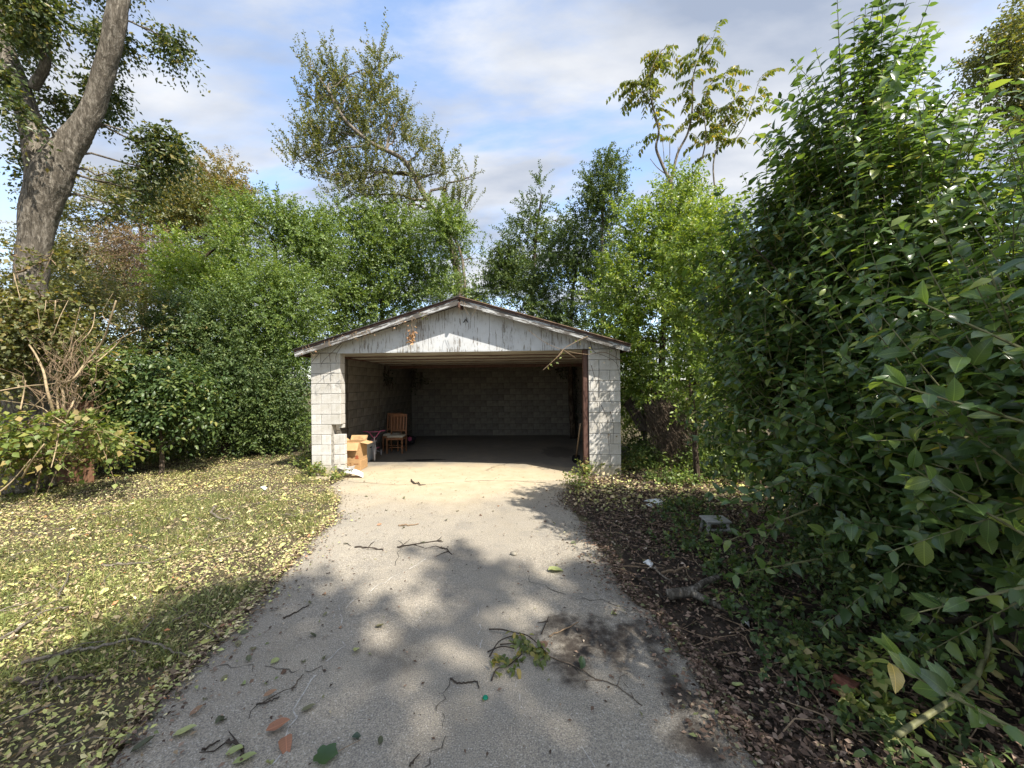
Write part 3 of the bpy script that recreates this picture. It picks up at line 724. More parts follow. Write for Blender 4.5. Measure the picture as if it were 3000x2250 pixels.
# leaning sparse tree behind the garage
d = 15.5
tr = smooth_path([at(1350, 1130, d), at(1345, 850, d), at(1322, 720, d), at(1292, 650, d), at(1240, 565, d), at(1205, 500, d), at(1168, 458, d - .3), at(1090, 420, d - .5), at(1010, 350, d - .6), at(960, 260, d - .6)], 4)
lb = pix_blobs(d, [(920, 300, 50, 90, 1.), (905, 200, 20, 55, .6), (985, 240, 45, 70), (1010, 330, 60, 70), (1110, 190, 26, 70, .8), (1105, 290, 45, 80), (1065, 390, 80, 60), (945, 420, 70, 60), (890, 470, 50, 50), (980, 510, 70, 55), (1080, 500, 75, 50), (1160, 400, 40, 50), (1170, 330, 30, 40, .6), (1230, 440, 50, 40), (1290, 500, 55, 30, .7), (1370, 520, 35, 22, .6), (1220, 530, 50, 30, .7), (1060, 570, 80, 40), (1180, 600, 70, 40), (1360, 610, 25, 40, .5), (1320, 590, 30, 35)])
tree('leaning_tree', 'tall leaning tree with sparse feathery olive crown above the garage roof', 'tree', at(1350, 1125, d) * V(1, 1, 0), lb, 2900, G['olive_green'], B['pale'], 31,
     trunk=tr, rad=np.linspace(.17, .045, len(tr)), spray=2., tl=.62, lp=13, ls=.095, gap=.35, gapf=1.5, up=.75, out=.35, droop=.1, rnd=.35, sub=5, r1=.55, rend=.018, twig=.25, shell=1.6)
# green masses behind the garage, each a tree of its own
tree('privet_tree', 'broad leafy green tree right behind the left roof slope', 'tree', gbase(1120, 15.5),
     pix_blobs(15.5, [(1150, 700, 120, 70), (1050, 720, 110, 80), (1180, 800, 120, 80), (1000, 830, 120, 90), (1250, 740, 70, 80), (1000, 640, 60, 40), (1120, 640, 80, 35), (1080, 900, 150, 70), (1240, 850, 90, 60), (960, 930, 100, 80)]),
     7200, G['privet'], B['brown'], 32, spray=2., tl=.55, lp=11, ls=.095, gap=.1)
tree('ridge_tree', 'slim light green tree standing directly behind the roof ridge', 'tree', gbase(1370, 14.3),
     pix_blobs(14.3, [(1330, 720, 50, 70), (1390, 760, 55, 70), (1340, 830, 70, 50), (1300, 660, 35, 50), (1415, 840, 50, 40)]),
     3400, G['privet'], B['pale'], 33, spray=2., tl=.5, lp=11, ls=.085, gap=.35)
tree('spire_tree', 'dark tree with a leaning pointed top right of the roof ridge', 'tree', gbase(1545, 14),
     pix_blobs(14, [(1545, 690, 55, 60), (1565, 620, 38, 50), (1588, 570, 22, 40), (1520, 760, 70, 60), (1600, 740, 50, 60), (1470, 800, 50, 70), (1530, 850, 90, 60), (1660, 650, 25, 35, .7), (1640, 700, 50, 40)]),
     2600, G['privet_dark'], B['brown'], 34, spray=2., tl=.45, lp=11, ls=.085, gap=.15, up=.8, out=.35)
tree('column_sapling', 'slender sapling with one oval tuft of leaves on a bare stem above the hedge', 'tree', gbase(1768, 12),
     pix_blobs(12, [(1780, 500, 40, 40), (1765, 560, 55, 55), (1775, 610, 60, 45), (1835, 570, 22, 30, .8), (1735, 620, 30, 30), (1770, 660, 35, 30, .7)]),
     900, G['privet_dark'], B['pale'], 35, trunk=smooth_path([gbase(1765, 12), at(1764, 760, 12), at(1766, 640, 12), at(1778, 500, 12)], 4), rad=np.linspace(.07, .012, 13), spray=2., tl=.4, lp=11, ls=.075, gap=.2, up=.9, out=.35)
tree('evergreen_tree', 'dense dark evergreen between roof and bright shrub', 'tree', gbase(1680, 12.5),
     pix_blobs(12.5, [(1650, 780, 110, 90), (1600, 900, 90, 90), (1720, 700, 80, 70), (1750, 850, 110, 110), (1680, 960, 110, 90)]),
     3600, G['privet_dark'], B['brown'], 36, spray=2., tl=.45, lp=11, ls=.085, gap=0.12, gapf=1.7)
# left shrub wall
tree('green_shrub', 'tall vivid green shrub with feathery top left of the garage', 'shrub', gbase(780, 12.5),
     pix_blobs(12.5, [(790, 650, 90, 60), (850, 700, 90, 70), (730, 700, 90, 80), (770, 780, 120, 90), (870, 790, 90, 80), (690, 640, 40, 45, .7), (930, 720, 60, 70)]),
     4300, G['privet'], B['brown'], 41, spray=2., tl=.5, lp=11, ls=.085, gap=0.22, gapf=1.7, up=.6)
tree('mid_shrub', 'mid green fine leaved shrub nearest the left garage wall', 'shrub', gbase(830, 10.6),
     pix_blobs(10.6, [(830, 930, 100, 110), (740, 920, 110, 120), (880, 860, 60, 80), (820, 1060, 100, 110), (720, 1060, 90, 110), (870, 1160, 60, 110), (760, 830, 80, 60), (880, 1010, 45, 80), (830, 1230, 110, 80), (720, 1240, 110, 80)]),
     6600, G['privet'], B['brown'], 42, spray=2., tl=.38, lp=11, ls=.062, gap=0.07, gapf=1.7)
tree('laurel_shrub', 'dark glossy shrub in shade left of the garage', 'shrub', gbase(660, 9.8),
     pix_blobs(9.8, [(640, 1000, 120, 120), (560, 960, 100, 110), (700, 1120, 120, 110), (600, 1130, 110, 110), (780, 1170, 90, 100), (520, 1060, 80, 100), (640, 1250, 130, 75), (780, 1270, 100, 50), (540, 1220, 110, 90), (450, 1200, 110, 110)]),
     6000, G['privet_dark'], B['brown'], 43, spray=2., tl=.4, lp=10, ls=.075, gap=0.12, gapf=1.7, tpl=T2)
tree('bright_shrub', 'yellowish green shrub top between the snag and the garage', 'shrub', gbase(610, 11.5),
     pix_blobs(11.5, [(600, 780, 90, 80), (540, 830, 80, 80), (640, 860, 90, 90), (520, 730, 50, 40, .7), (660, 720, 60, 50)]),
     3000, G['privet_bright'], B['brown'], 44, spray=2., tl=.45, lp=11, ls=.075, gap=.05, up=.6)
tree('back_shrub', 'grey green thicket behind the cut stems at the far left', 'shrub', gbase(300, 9.),
     pix_blobs(9., [(330, 930, 120, 90), (220, 900, 110, 90), (420, 960, 90, 90), (100, 960, 110, 80), (420, 1080, 80, 80), (30, 1000, 90, 110), (250, 1020, 120, 60), (300, 1210, 150, 110), (420, 1220, 100, 110), (100, 1190, 150, 130), (-80, 1150, 150, 160)]),
     6000, G['olive'], B['twig'], 45, tr=.05, spray=2., tl=.42, lp=10, ls=.07, gap=0.17, gapf=1.7)
tree('broad_leaf_shrub', 'low broad leaved shrub spreading from the shade onto the lawn edge', 'shrub', gbase(470, 7.9),
     pix_blobs(7.9, [(440, 1190, 90, 60), (520, 1170, 80, 50), (400, 1240, 80, 50), (560, 1220, 60, 35), (340, 1180, 60, 70), (480, 1100, 80, 45), (380, 1090, 70, 50), (580, 1130, 50, 30), (330, 1270, 60, 40)]),
     1100, G['holly'], B['twig'], 46, tr=.05, tl=.5, lp=9, ls=.088, gap=.1, up=.25, droop=.35, tpl=T8, flat=1.1)
# tangle of vines over the brush at the far left
tree('vine_heap', 'heap of light green vines with broad leaves below the big trunk', 'vines', gbase(80, 7.3),
     pix_blobs(7.3, [(80, 1010, 90, 40), (30, 1060, 70, 60), (130, 1060, 90, 35), (210, 1050, 80, 35), (60, 980, 90, 35), (300, 1050, 60, 40), (170, 990, 60, 30), (70, 1080, 80, 25, .6, 6.6), (240, 1250, 80, 30, .5, 5.7), (90, 1255, 80, 30, .5, 5.7)]),
     1250, G['vine'], B['vinestem'], 47, tl=.5, lp=8, ls=.09, gap=.1, up=.1, droop=.6, tpl=TW, tr=.014, flat=1.0, twig=.4, sub=6, rend=.012)
tree('low_weed_patch', 'low leafy weeds at the foot of the cut stems', 'weeds', gbase(120, 6.6),
     pix_blobs(6.6, [(60, 1300, 90, 30), (60, 1350, 70, 30), (200, 1320, 80, 25), (0, 1300, 60, 60), (240, 1330, 70, 22), (110, 1390, 60, 20), (300, 1290, 70, 30), (0, 1290, 60, 30, 1, 5.9), (60, 1345, 90, 35, 1, 5.9), (110, 1370, 60, 25, 1, 5.9)]),
     1500, G['vine'], B['vinestem'], 48, tl=.32, lp=8, ls=.062, gap=.1, up=.3, droop=.3, tpl=TW, tr=.014, flat=1.0, twig=.3)
# cut back stems, pale tan
rs = np.random.default_rng(9)
cut = empty('cut_stem_shrub', gbase(160, 6.9), 'cut back shrub of bare tan stems fanning up before the fence', 'shrub')
stems = [([(165, 1235), (140, 1150), (128, 1090), (105, 1040), (85, 1010)], .034), ([(180, 1245), (187, 1180), (186, 1130), (215, 1110), (245, 1070), (300, 1000), (325, 930), (340, 880)], .032), ([(175, 1240), (168, 1170), (170, 1110), (175, 1060)], .028),
         ([(190, 1240), (205, 1200), (222, 1160), (228, 1130)], .028), ([(200, 1245), (225, 1190), (250, 1150)], .018), ([(195, 1050), (205, 1020), (222, 950), (235, 900)], .016), ([(200, 1045), (240, 1000), (270, 960), (278, 915)], .016),
         ([(245, 1070), (290, 1040), (340, 1000), (410, 965)], .017), ([(285, 1060), (350, 1000), (395, 930)], .014), ([(200, 1246), (150, 1215), (110, 1190), (0, 1172)], .012), ([(0, 1145), (80, 1131), (150, 1125), (210, 1113)], .019),
         ([(60, 1200), (70, 1150), (75, 1115)], .018), ([(90, 1200), (130, 1162)], .016), ([(155, 1235), (172, 1250), (165, 1310), (150, 1370)], .020), ([(65, 1400), (100, 1340), (130, 1300)], .022), ([(205, 1250), (250, 1225)], .012),
         ([(110, 905), (115, 940), (112, 960)], .009), ([(135, 880), (130, 915), (118, 945)], .009), ([(163, 880), (158, 950)], .011), ([(155, 985), (175, 930), (200, 880)], .010), ([(0, 1440), (40, 1405), (90, 1345)], .02),
         ([(60, 880), (40, 800), (45, 830)], .008), ([(330, 950), (300, 920), (330, 860)], .008), ([(215, 1110), (260, 1060), (290, 1000)], .012)]
for pts, r in stems:
    n = len(pts); P = smooth_path([at(p[0], p[1], 5.55 - .0010 * max(0, p[1] - 1240) + rs.uniform(-.15, .15)) for p in pts], 4); mb = MB()
    mb.tube(P, np.linspace(r, r * .5, len(P)) * .58, 6); mb.build('stem', B['tan'], cut, smooth=True)
mb = MB()
for k in range(120):
    t_ = rs.random(); a = at(185 + rs.normal(0, 45), 1235 - 170 * t_, rs.uniform(5.3, 6.2)); b = a + nrm(V(rs.normal(.1, .6), rs.normal(0, .3), rs.uniform(.25, 1.2))) * rs.uniform(.2, .7)
    mb.tube(jpath(a, b, 5, .05, rs), [.005, .0045, .004, .003, .002], 3, False)
tag(mb.build('twig', B['vinestem'], cut), kind='stuff')
# wooden fence behind them
MAT['fence'] = wood_mat('weathered_red_fence', (.22, .11, .062), (.36, .20, .12), (22, 22, 1.5), .85)
fe = empty('board_fence', gbase(110, 8.0), 'low brown board fence behind the cut stems at the far left', 'fence')
fa, fb = at(-260, 1125, 7.5) * V(1, 1, 0), at(262, 1125, 7.3) * V(1, 1, 0)
fd = nrm(fb - fa); fl = np.linalg.norm(fb - fa); k = 0
yawf = math.atan2(fd[1], fd[0])
while k * .145 < fl:
    p = fa + fd * (k * .145 + .07); h = 1.60 + rs.uniform(-.06, .03); mb = MB()
    mb.box((p[0], p[1], h / 2), (.138, .018, h), Matrix.Rotation(yawf + rs.uniform(-.02, .02), 3, 'Z')); mb.build('board', MAT['fence'], fe); k += 1
for z in (.45, 1.25):
    mb = MB(); mb.beam(fa + V(0, -.04, z), fb + V(0, -.04, z), .04, .09); mb.build('rail', MAT['fence'], fe)
# big grey tree at the left
d = 6.6
bt = empty('big_tree', gbase(95, d), 'big grey barked tree forking into two limbs at the left edge', 'tree')
rt = np.random.default_rng(3)
k = d / F
def trunk_tube(pts, mat, sides=30):
    P = smooth_path([at(p[0], p[1], d + (p[3] if len(p) > 3 else 0)) for p in pts], 12)
    R = np.interp(np.linspace(0, 1, len(P)), np.linspace(0, 1, len(pts)), [p[2] * k * .57 for p in pts])
    mb = MB(); mb.tube(P, R, sides); mv = np.array(mb.v)
    c = np.repeat(P, sides, 0); dirv = mv - c; off = 1 + .07 * nz3(mv * V(1, 1, .4), 6., 5) + .05 * nz3(mv * V(1, 1, .35), 22., 6) + .03 * nz3(mv * V(1, 1, .5), 45., 7)
    mb.v = [tuple(q) for q in c + dirv * off[:, None]]
    return mb, P, R
mb1, P1, R1 = trunk_tube([(75, 1430, 105), (85, 1250, 88), (90, 1000, 70), (90, 850, 58), (102, 720, 62), (118, 620, 72), (142, 545, 78), (164, 480, 70), (192, 435, 62, .05), (228, 390, 54, .1), (262, 340, 46, .12), (292, 260, 42, .1), (318, 170, 41, .05), (338, 70, 43), (352, -20, 42), (380, -160, 40), (430, -330, 32)], B['grey'])
mb2, P2, R2 = trunk_tube([(128, 590, 60), (122, 500, 58), (104, 410, 50), (78, 320, 42), (52, 240, 41), (25, 175, 38), (0, 110, 34), (-30, 30, 30), (-70, -80, 26), (-120, -250, 20)], B['grey'])
mb3, P3, R3 = trunk_tube([(95, 260, 22), (130, 200, 20), (132, 150, 20), (110, 95, 18), (70, 55, 16), (10, 40, 14), (-40, 25, 12)], B['grey'], 18)
tb = MB()
for m_ in (mb1, mb2, mb3): tb.add(m_.v, m_.f)
big_blobs = pix_blobs(d, [(70, 250, 60, 45, .5), (150, 320, 45, 45, .6), (30, 80, 70, 35, .6), (110, 130, 50, 35, .6), (205, 90, 55, 65), (230, 30, 60, 45), (390, 30, 50, 50, .8), (330, 330, 60, 75, .9), (380, 350, 40, 45, .7), (300, 420, 40, 40, .8), (240, 470, 45, 40, .8), (230, 545, 60, 40, .8), (190, 400, 35, 40, .6), (20, 390, 45, 55, .7), (195, 200, 50, 60), (15, 450, 40, 40, .6), (270, 490, 35, 40, .5)])
for dep, b in zip([.5, -.7, .3, -.2, -.5, .5, .7, .9, .9, .8, .6, .8, -.6, .5, .6, .4, .9], range(len(big_blobs))): big_blobs[b][0][1] += dep
big_blobs += [(at(150, -250, 7.2), V(1.8, 1.3, 1.0), .5), (at(500, -350, 7.), V(1.3, 1.2, .8), .5), (at(-200, -100, 6.6), V(1.2, 1.2, 1.2), .5)]
limbs(tb, rt, np.vstack([P1[60:], P2, P3]), np.concatenate([R1[60:], R2, R3]) * .3, big_blobs, 4, .35, 6, .010)
tb.build('trunk', B['grey'], bt, smooth=True)
P, D, N, S, a_, b_ = crown(rt, big_blobs, 6000, .34, 10, .075, up=.0, out=.5, droop=.7, gap=.25, gapf=2.2, rnd=.6, shell=1.5, flat=.5)
v, f = scatter(T2, P, D, N, S); bo = np.array(bt.location)
link('crown', mesh_np('crown', v - bo, f, G['pecan']), bt)
tree('trunk_ivy', 'leafy vine climbing the lower trunk of the big tree', 'vines', gbase(95, 6.25),
     pix_blobs(6.1, [(30, 740, 40, 30, .35), (150, 760, 35, 30, .35), (20, 850, 60, 40, .5), (130, 870, 60, 40, .5), (60, 940, 110, 50), (150, 960, 90, 45), (20, 1000, 80, 60), (30, 1090, 60, 30)]),
     800, G['olive'], B['vinestem'], 49, tl=.3, lp=9, ls=.065, gap=.15, up=.1, droop=.5, tpl=TW, tr=.014, flat=.8, twig=.3)

# right side: bright shrub with young leaves
tree('bright_laurel', 'large bright yellow green shrub right of the garage', 'shrub', gbase(1930, 8.6),
     pix_blobs(8.6, [(1900, 720, 110, 100), (1990, 640, 90, 80), (1860, 850, 130, 110), (1960, 830, 120, 120), (2050, 760, 110, 130), (1950, 980, 130, 120), (1850, 1000, 90, 110), (2060, 950, 100, 140), (1830, 680, 60, 60), (2000, 560, 60, 40), (1900, 1120, 110, 90), (2080, 1100, 110, 100)]),
     6800, G['privet_bright'], B['brown'], 51, spray=2., tl=.38, lp=11, ls=.072, gap=0.17, gapf=1.7, up=.6)
tree('side_shrub', 'thin light shrub growing along the right garage corner', 'shrub', gbase(1850, 9.),
     pix_blobs(9., [(1850, 1090, 35, 80), (1870, 1180, 50, 60), (1960, 1190, 70, 90), (1860, 1000, 35, 60), (2030, 1220, 80, 90), (1860, 1280, 50, 70, 1, 10.5), (1930, 1260, 70, 70, 1, 10.5), (1850, 1180, 40, 70, 1, 10.5)]),
     2300, G['privet_bright'], B['pale'], 52, trunk=smooth_path([gbase(1890, 8.6), at(1882, 1150, 8.6), at(1868, 1040, 8.6), at(1872, 900, 8.6)], 4), rad=np.linspace(.05, .02, 13), spray=2., tl=.35, lp=10, ls=.062, gap=.2)
tree('shade_sapling', 'slim sapling in the shade between the garage and the glossy bush', 'tree', gbase(2035, 6.6),
     pix_blobs(6.6, [(2060, 870, 70, 90), (2070, 1010, 60, 90), (2050, 760, 60, 70), (2110, 680, 60, 70), (2040, 1120, 60, 60)]),
     1500, G['privet_bright'], B['brown'], 53, trunk=smooth_path([gbase(2040, 6.6), at(2030, 1200, 6.6), at(2025, 1100, 6.6), at(2060, 850, 6.6)], 4), rad=np.linspace(.055, .02, 13), spray=2., tl=.35, lp=10, ls=.07, gap=.0)
tree('rear_hedge', 'dark overgrown hedge seen through the glossy bush', 'shrub', gbase(2500, 8.0),
     pix_blobs(7.6, [(2150, 1000, 140, 200), (2350, 950, 170, 220), (2550, 950, 180, 220), (2750, 950, 200, 220), (2950, 950, 200, 240), (2250, 1200, 170, 130), (2450, 1200, 180, 130), (2700, 1200, 200, 130), (2950, 1200, 200, 130), (3150, 1000, 200, 250)]),
     5200, G['privet'], B['brown'], 57, spray=2., tl=.45, lp=10, ls=.09, gap=-.2)
# compound leaved sapling against the sky
d = 9.6
th = empty('compound_leaf_tree', gbase(1970, d), 'tall thin sapling with long compound leaves against the sky', 'tree')
rh = np.random.default_rng(14); mb = MB()
def pth(pts, r0, r1, dd=d):
    P = smooth_path([at(p[0], p[1], dd) for p in pts], 5); mb.tube(P, np.linspace(r0, r1, len(P)), 6); return P
Ps = [pth([(1985, 1125), (1975, 800), (1965, 545), (1958, 520)], .07, .045), pth([(1962, 530), (1935, 470), (1922, 430), (1930, 380), (1910, 300), (1905, 220), (1930, 160), (1950, 140)], .038, .008),
      pth([(1968, 525), (1985, 450), (2015, 390), (2028, 320), (2030, 230), (2050, 170), (2090, 110)], .035, .008), pth([(1950, 510), (1925, 490), (1905, 465)], .012, .006), pth([(1958, 515), (1962, 460), (1962, 415)], .012, .006),
      pth([(1985, 450), (1987, 430)], .012, .008), pth([(1922, 430), (1945, 480), (1940, 400)], .01, .006), pth([(2000, 540), (2050, 480), (2068, 400), (2062, 320), (2080, 250), (2130, 220)], .022, .006), pth([(2095, 560), (2090, 480), (2110, 400), (2130, 330), (2160, 280)], .02, .006),
      pth([(1930, 380), (1890, 280), (1850, 240)], .012, .005), pth([(2130, 430), (2180, 370), (2225, 230)], .014, .005), pth([(1905, 220), (1880, 240), (1860, 250)], .008, .004)]
mb.build('trunk', B['pale'], th, smooth=True)
tips = []
for P in Ps[1:3] + Ps[7:]:
    m = len(P)
    for j in range(int(m * .35), m): 
        for q in range(2): tips.append((P[j], P[min(j + 1, m - 1)] - P[j - 1]))
tips = [tips[i] for i in rh.permutation(len(tips))[:150]]
LP, LD, LN, LS = [], [], [], []; mb = MB()
for p, t in tips:
    o = nrm(rh.normal(0, 1, 3) * V(1, 1, .35) + nrm(t) * .4); ln = rh.uniform(.36, .62); s = np.linspace(0, 1, 9)
    R = p + o * (s * ln)[:, None]; R[:, 2] += .10 * ln * s - .55 * ln * s ** 2
    mb.tube(R[::2], [.004, .004, .003, .003, .002], 3, False)
    sd = nrm(np.cross(o, V(0, 0, 1)))
    for j in range(2, 9):
        tt = nrm(R[j] - R[j - 1])
        for q in (-1, 1):
            LP.append(R[j]); LD.append(q * sd + .35 * tt + V(0, 0, -.45) + rh.normal(0, .15, 3)); LN.append(V(0, 0, 1) + rh.normal(0, .3, 3)); LS.append(rh.uniform(.10, .15))
mb.build('leaf_stalk', B['greenstem'], th)
v, f = scatter(T8, np.array(LP), np.array(LD), np.array(LN), np.array(LS))
link('crown', mesh_np('crown', v - np.array(th.location), f, G['heaven']), th)
# autumn tree at the far right edge
tree('autumn_tree', 'tree with fading yellow brown leaves at the top right corner', 'tree', gbase(3050, 8.),
     pix_blobs(8., [(2960, 150, 90, 60), (2900, 190, 55, 45), (2990, 260, 70, 50), (2930, 230, 60, 40), (3060, 100, 90, 80), (2985, 60, 40, 40, .6), (3080, 300, 90, 90), (2960, 420, 60, 60, .35), (2990, 520, 60, 60, .35), (3120, 500, 100, 120, .5)]),
     1900, G['olive_green'], B['dark'], 54, tl=.5, lp=12, ls=.06, gap=.45, gapf=1.8, sub=7, rend=.016, tpl=TW)

# ------------------------------------------------------------------ the big glossy bush on the right
rb = np.random.default_rng(101)
bb = V(3.4, 3.2, 0)
bush = empty('glossy_bush', bb, 'huge glossy privet bush with upright shoots filling the right side', 'bush')
env = [(V(3.6, 3.2, 1.75), V(1.6, 1.9, 1.3), 1.), (V(2.88, 3.5, 2.95), V(.52, .85, .8), 1.2), (V(2.85, 3.55, 3.9), V(.26, .42, .62), 1.0), (V(2.55, 3.9, 3.05), V(.3, .5, .5), .6), (V(2.75, 4.2, 2.5), V(.8, .9, .95), 1.), (V(2.75, 3.6, 1.5), V(.75, 1.0, .85), 1.0), (V(2.6, 1.75, 1.6), V(.75, .6, .55), .75), (V(3.3, 1.9, 1.7), V(1.0, .8, .6), .8), (V(4.4, 2.4, 1.75), V(1.2, 1.2, .95), .8), (V(2.75, 4.9, 1.2), V(.5, .7, .65), .7), (V(2.6, 2.5, .95), V(.5, .7, .5), .6)]
n = 4100
w = np.array([e[2] * np.prod(e[1]) ** .67 for e in env]); w /= w.sum(); kk = rb.choice(len(env), n, p=w)
C = np.array([e[0] for e in env])[kk]; R = np.array([e[1] for e in env])[kk]
dd = nrm(rb.normal(0, 1, (n, 3))); P0 = C + R * dd * (rb.random(n) ** (1 / 3.2))[:, None]
keep = (P0[:, 2] > .35) & (np.linalg.norm(P0 - V(0, 0, CAMZ), axis=1) > 1.75)
P0, dd = P0[keep], dd[keep]
# shoots: upright, slightly outward, opposite pairs of arching leaves
LP, LD, LN, LS = [], [], [], []; mb = MB()
for p, o in zip(P0, dd):
    ln = rb.uniform(.28, .62) * (1.25 if p[2] > 3 else 1.); upw = rb.uniform(.55, 1.1) if p[2] > 1.3 else rb.uniform(.0, .7)
    t = nrm(V(0, 0, upw) + .55 * o + rb.normal(0, .28, 3)); m = int(ln / .058)
    a = nrm(np.cross(t, rb.normal(0, 1, 3))); b = np.cross(t, a)
    s = (np.arange(m) + .5) / m; Q = p + t * (s * ln)[:, None]
    mb.tube([p - t * .06, Q[0], Q[m // 2], p + t * ln], [.0035, .0035, .003, .002], 4, False)
    for j in range(m):
        ph = (j % 2) * math.pi / 2 + rb.normal(0, .2); sd = math.cos(ph) * a + math.sin(ph) * b
        for q in (-1, 1):
            LP.append(Q[j]); LD.append(q * sd + .45 * t + .35 * o * V(1, 1, 0) + V(0, 0, -.12) + rb.normal(0, .15, 3)); LN.append(V(0, 0, .8) + .55 * o * V(1, 1, .4) + rb.normal(0, .3, 3))
            LS.append(rb.uniform(.06, .132) * (1 - .45 * max(0, s[j] - .7) / .3))
LP, LD, LN, LS = map(np.array, (LP, LD, LN, LS))
# hand placed sprays close to the lens, lower right corner and right edge
stem_b = empty
for (c, t, ln, sz) in [(at(2960, 2130, 1.15), V(-.7, .1, .35), .34, .092), (at(3040, 2200, 1.2), V(-.75, .2, .5), .4, .092), (at(2990, 1560, 1.45), V(-.6, .2, .45), .38, .09), (at(3050, 1250, 1.35), V(-.7, .3, .3), .45, .10), (at(3060, 1050, 1.4), V(-.6, .3, .5), .45, .10), (at(3000, 1720, 1.5), V(-.5, .2, -.3), .35, .09), (at(2860, 1280, 1.75), V(-.85, .1, -.05), .4, .095), (at(2330, 1400, 3.0), V(-.8, -.1, -.25), .55, .11), (at(2300, 1520, 2.9), V(-.75, .0, -.3), .5, .105), (at(2330, 1650, 2.75), V(-.8, -.1, -.1), .45, .1), (at(2420, 1300, 3.0), V(-.8, 0, -.2), .6, .11), (at(2300, 1250, 3.4), V(-.7, 0, -.4), .5, .1), (at(2300, 1500, 3.1), V(-.5, 0, -.7), .4, .105), (at(2230, 1420, 3.3), V(-.8, -.1, -.1), .45, .105)]:
    t = nrm(t); m = int(ln / .062); a = nrm(np.cross(t, V(0, .2, 1))); Q = c + t * (np.linspace(.05, 1, m) * ln)[:, None]
    mb.tube([c - t * .3, c, Q[m // 2], Q[-1]], [.007, .006, .004, .002], 5, False)
    ex = []
    for j in range(m):
        for q in (-1, 1): ex.append((Q[j], q * a * (1 if j % 2 == 0 else .5) + .6 * t + V(0, 0, (.5 if j % 2 else -.2)) + rb.normal(0, .35, 3), V(-.35, -.55, .6) + rb.normal(0, .45, 3), sz * rb.uniform(.7, 1.1)))
    LP = np.vstack([LP, [e[0] for e in ex]]); LD = np.vstack([LD, [e[1] for e in ex]]); LN = np.vstack([LN, [e[2] for e in ex]]); LS = np.concatenate([LS, [e[3] for e in ex]])
mb.build('twig', B['greenstem'], bush)['kind'] = 'stuff'
mb = MB()
for k in range(11):
    a = bb + V(rb.normal(0, .35), rb.normal(0, .35), -.05); e = env[k % len(env)]; tip = e[0] + e[1] * rb.normal(0, .3, 3)
    P = jpath(a, tip, 7, .035, rb, .02); mb.tube(P, np.linspace(rb.uniform(.03, .05), .012, 7), 7)
    for q in range(3):
        j = rb.integers(2, 7); c = P[j] + nrm(rb.normal(0, 1, 3) + V(-.2, 0, .4)) * rb.uniform(.5, 1.3); mb.tube(jpath(P[j], c, 5, .05, rb), np.linspace(.014, .004, 5), 5, False)
mb.build('trunk', B['brown'], bush, smooth=True)
# the 300 leaves that show largest are parts of their own, the rest is one mass
mid = LP + nrm(LD) * (LS * .5)[:, None]; rel = mid - V(0, 0, CAMZ); dep = rel @ _f
pxx = 1500 + F * (rel @ _r) / np.maximum(dep, .1); pyy = 1125 - F * (rel @ _u) / np.maximum(dep, .1)
inside = (dep > .3) & (pxx > 0) & (pxx < 3040) & (pyy > -30) & (pyy < 2290)
score = np.where(inside, LS / np.maximum(np.linalg.norm(rel, axis=1), .3), 0)
# prefer leaves with nothing in front: cheap depth test on a coarse grid
order = np.argsort(dep); seen = {}; vis = np.zeros(len(LP), bool)
for i in order:
    if not inside[i]: continue
    c = (int(pxx[i] // 22), int(pyy[i] // 22))
    if seen.get(c, 0) < 1: vis[i] = True; seen[c] = seen.get(c, 0) + 1
pick = np.argsort(-score * vis)[:300]; msk = np.ones(len(LP), bool); msk[pick] = False
v, f = scatter(T8, LP[msk], LD[msk], LN[msk], LS[msk])
tag(link('crown', mesh_np('crown', v - bb, f, G['ligustrum'], True), bush), kind='stuff')
LM = [mesh_np('leaf', (leaf_template([0, .12, .32, .55, .78, .92, 1], [0, .15, .25, .265, .175, .07, 0], dr, fo, rp))[0], T16[1], G['ligustrum_leaf'], True) for dr, fo, rp in ((.34, .32, .012), (.25, .22, -.01), (.45, .35, .015))]
RF = frames(LD[pick], LN[pick])
for i, k_ in enumerate(pick):
    o = bpy.data.objects.new('leaf', LM[i % 3]); COL.objects.link(o); o.parent = bush
    mm = Matrix([[*RF[i][r] * LS[k_], LP[k_][r] - bb[r]] for r in range(3)] + [[0, 0, 0, 1]])
    o.matrix_basis = mm
# smaller toothed shrub under it
tree('holly_shrub', 'low dark shrub with small pointed leaves under the glossy bush', 'shrub', (2.75, 2.75, 0),
     [(V(2.75, 2.7, .65), V(.6, .7, .5), 1.), (V(3.1, 2.2, .6), V(.6, .6, .55), 1.), (V(2.6, 3.3, .5), V(.5, .6, .45), 1.), (V(2.9, 1.8, .5), V(.5, .45, .4), .8), (V(2.35, 2.4, .35), V(.3, .4, .25), .6)],
     1700, G['holly'], B['dark'], 55, tl=.26, lp=9, ls=.048, gap=-.3, up=.35, tpl=T8, zmin=.08)
tree('ground_creeper', 'creeping five leaved seedlings on the dark soil at lower right', 'creeper', (2.0, 1.9, 0),
     [(V(1.9, 2.0, .05), V(.35, .6, .10), 1.), (V(1.75, 1.6, .05), V(.25, .3, .10), 1.), (V(2.2, 2.6, .05), V(.3, .6, .12), 1.), (V(1.95, 3.6, .04), V(.35, .6, .1), .8), (V(1.95, 1.5, .08), V(.2, .2, .12), .8)],
     190, G['holly'], B['greenstem'], 56, tl=.13, lp=7, ls=.055, gap=-5.5, up=.5, tpl=T8, zmin=.03, flat=1.2, lim=False, trunk=np.array([[2.0, 1.9, 0], [2.02, 1.92, .1]]), rad=[.006, .004], twig=.6)

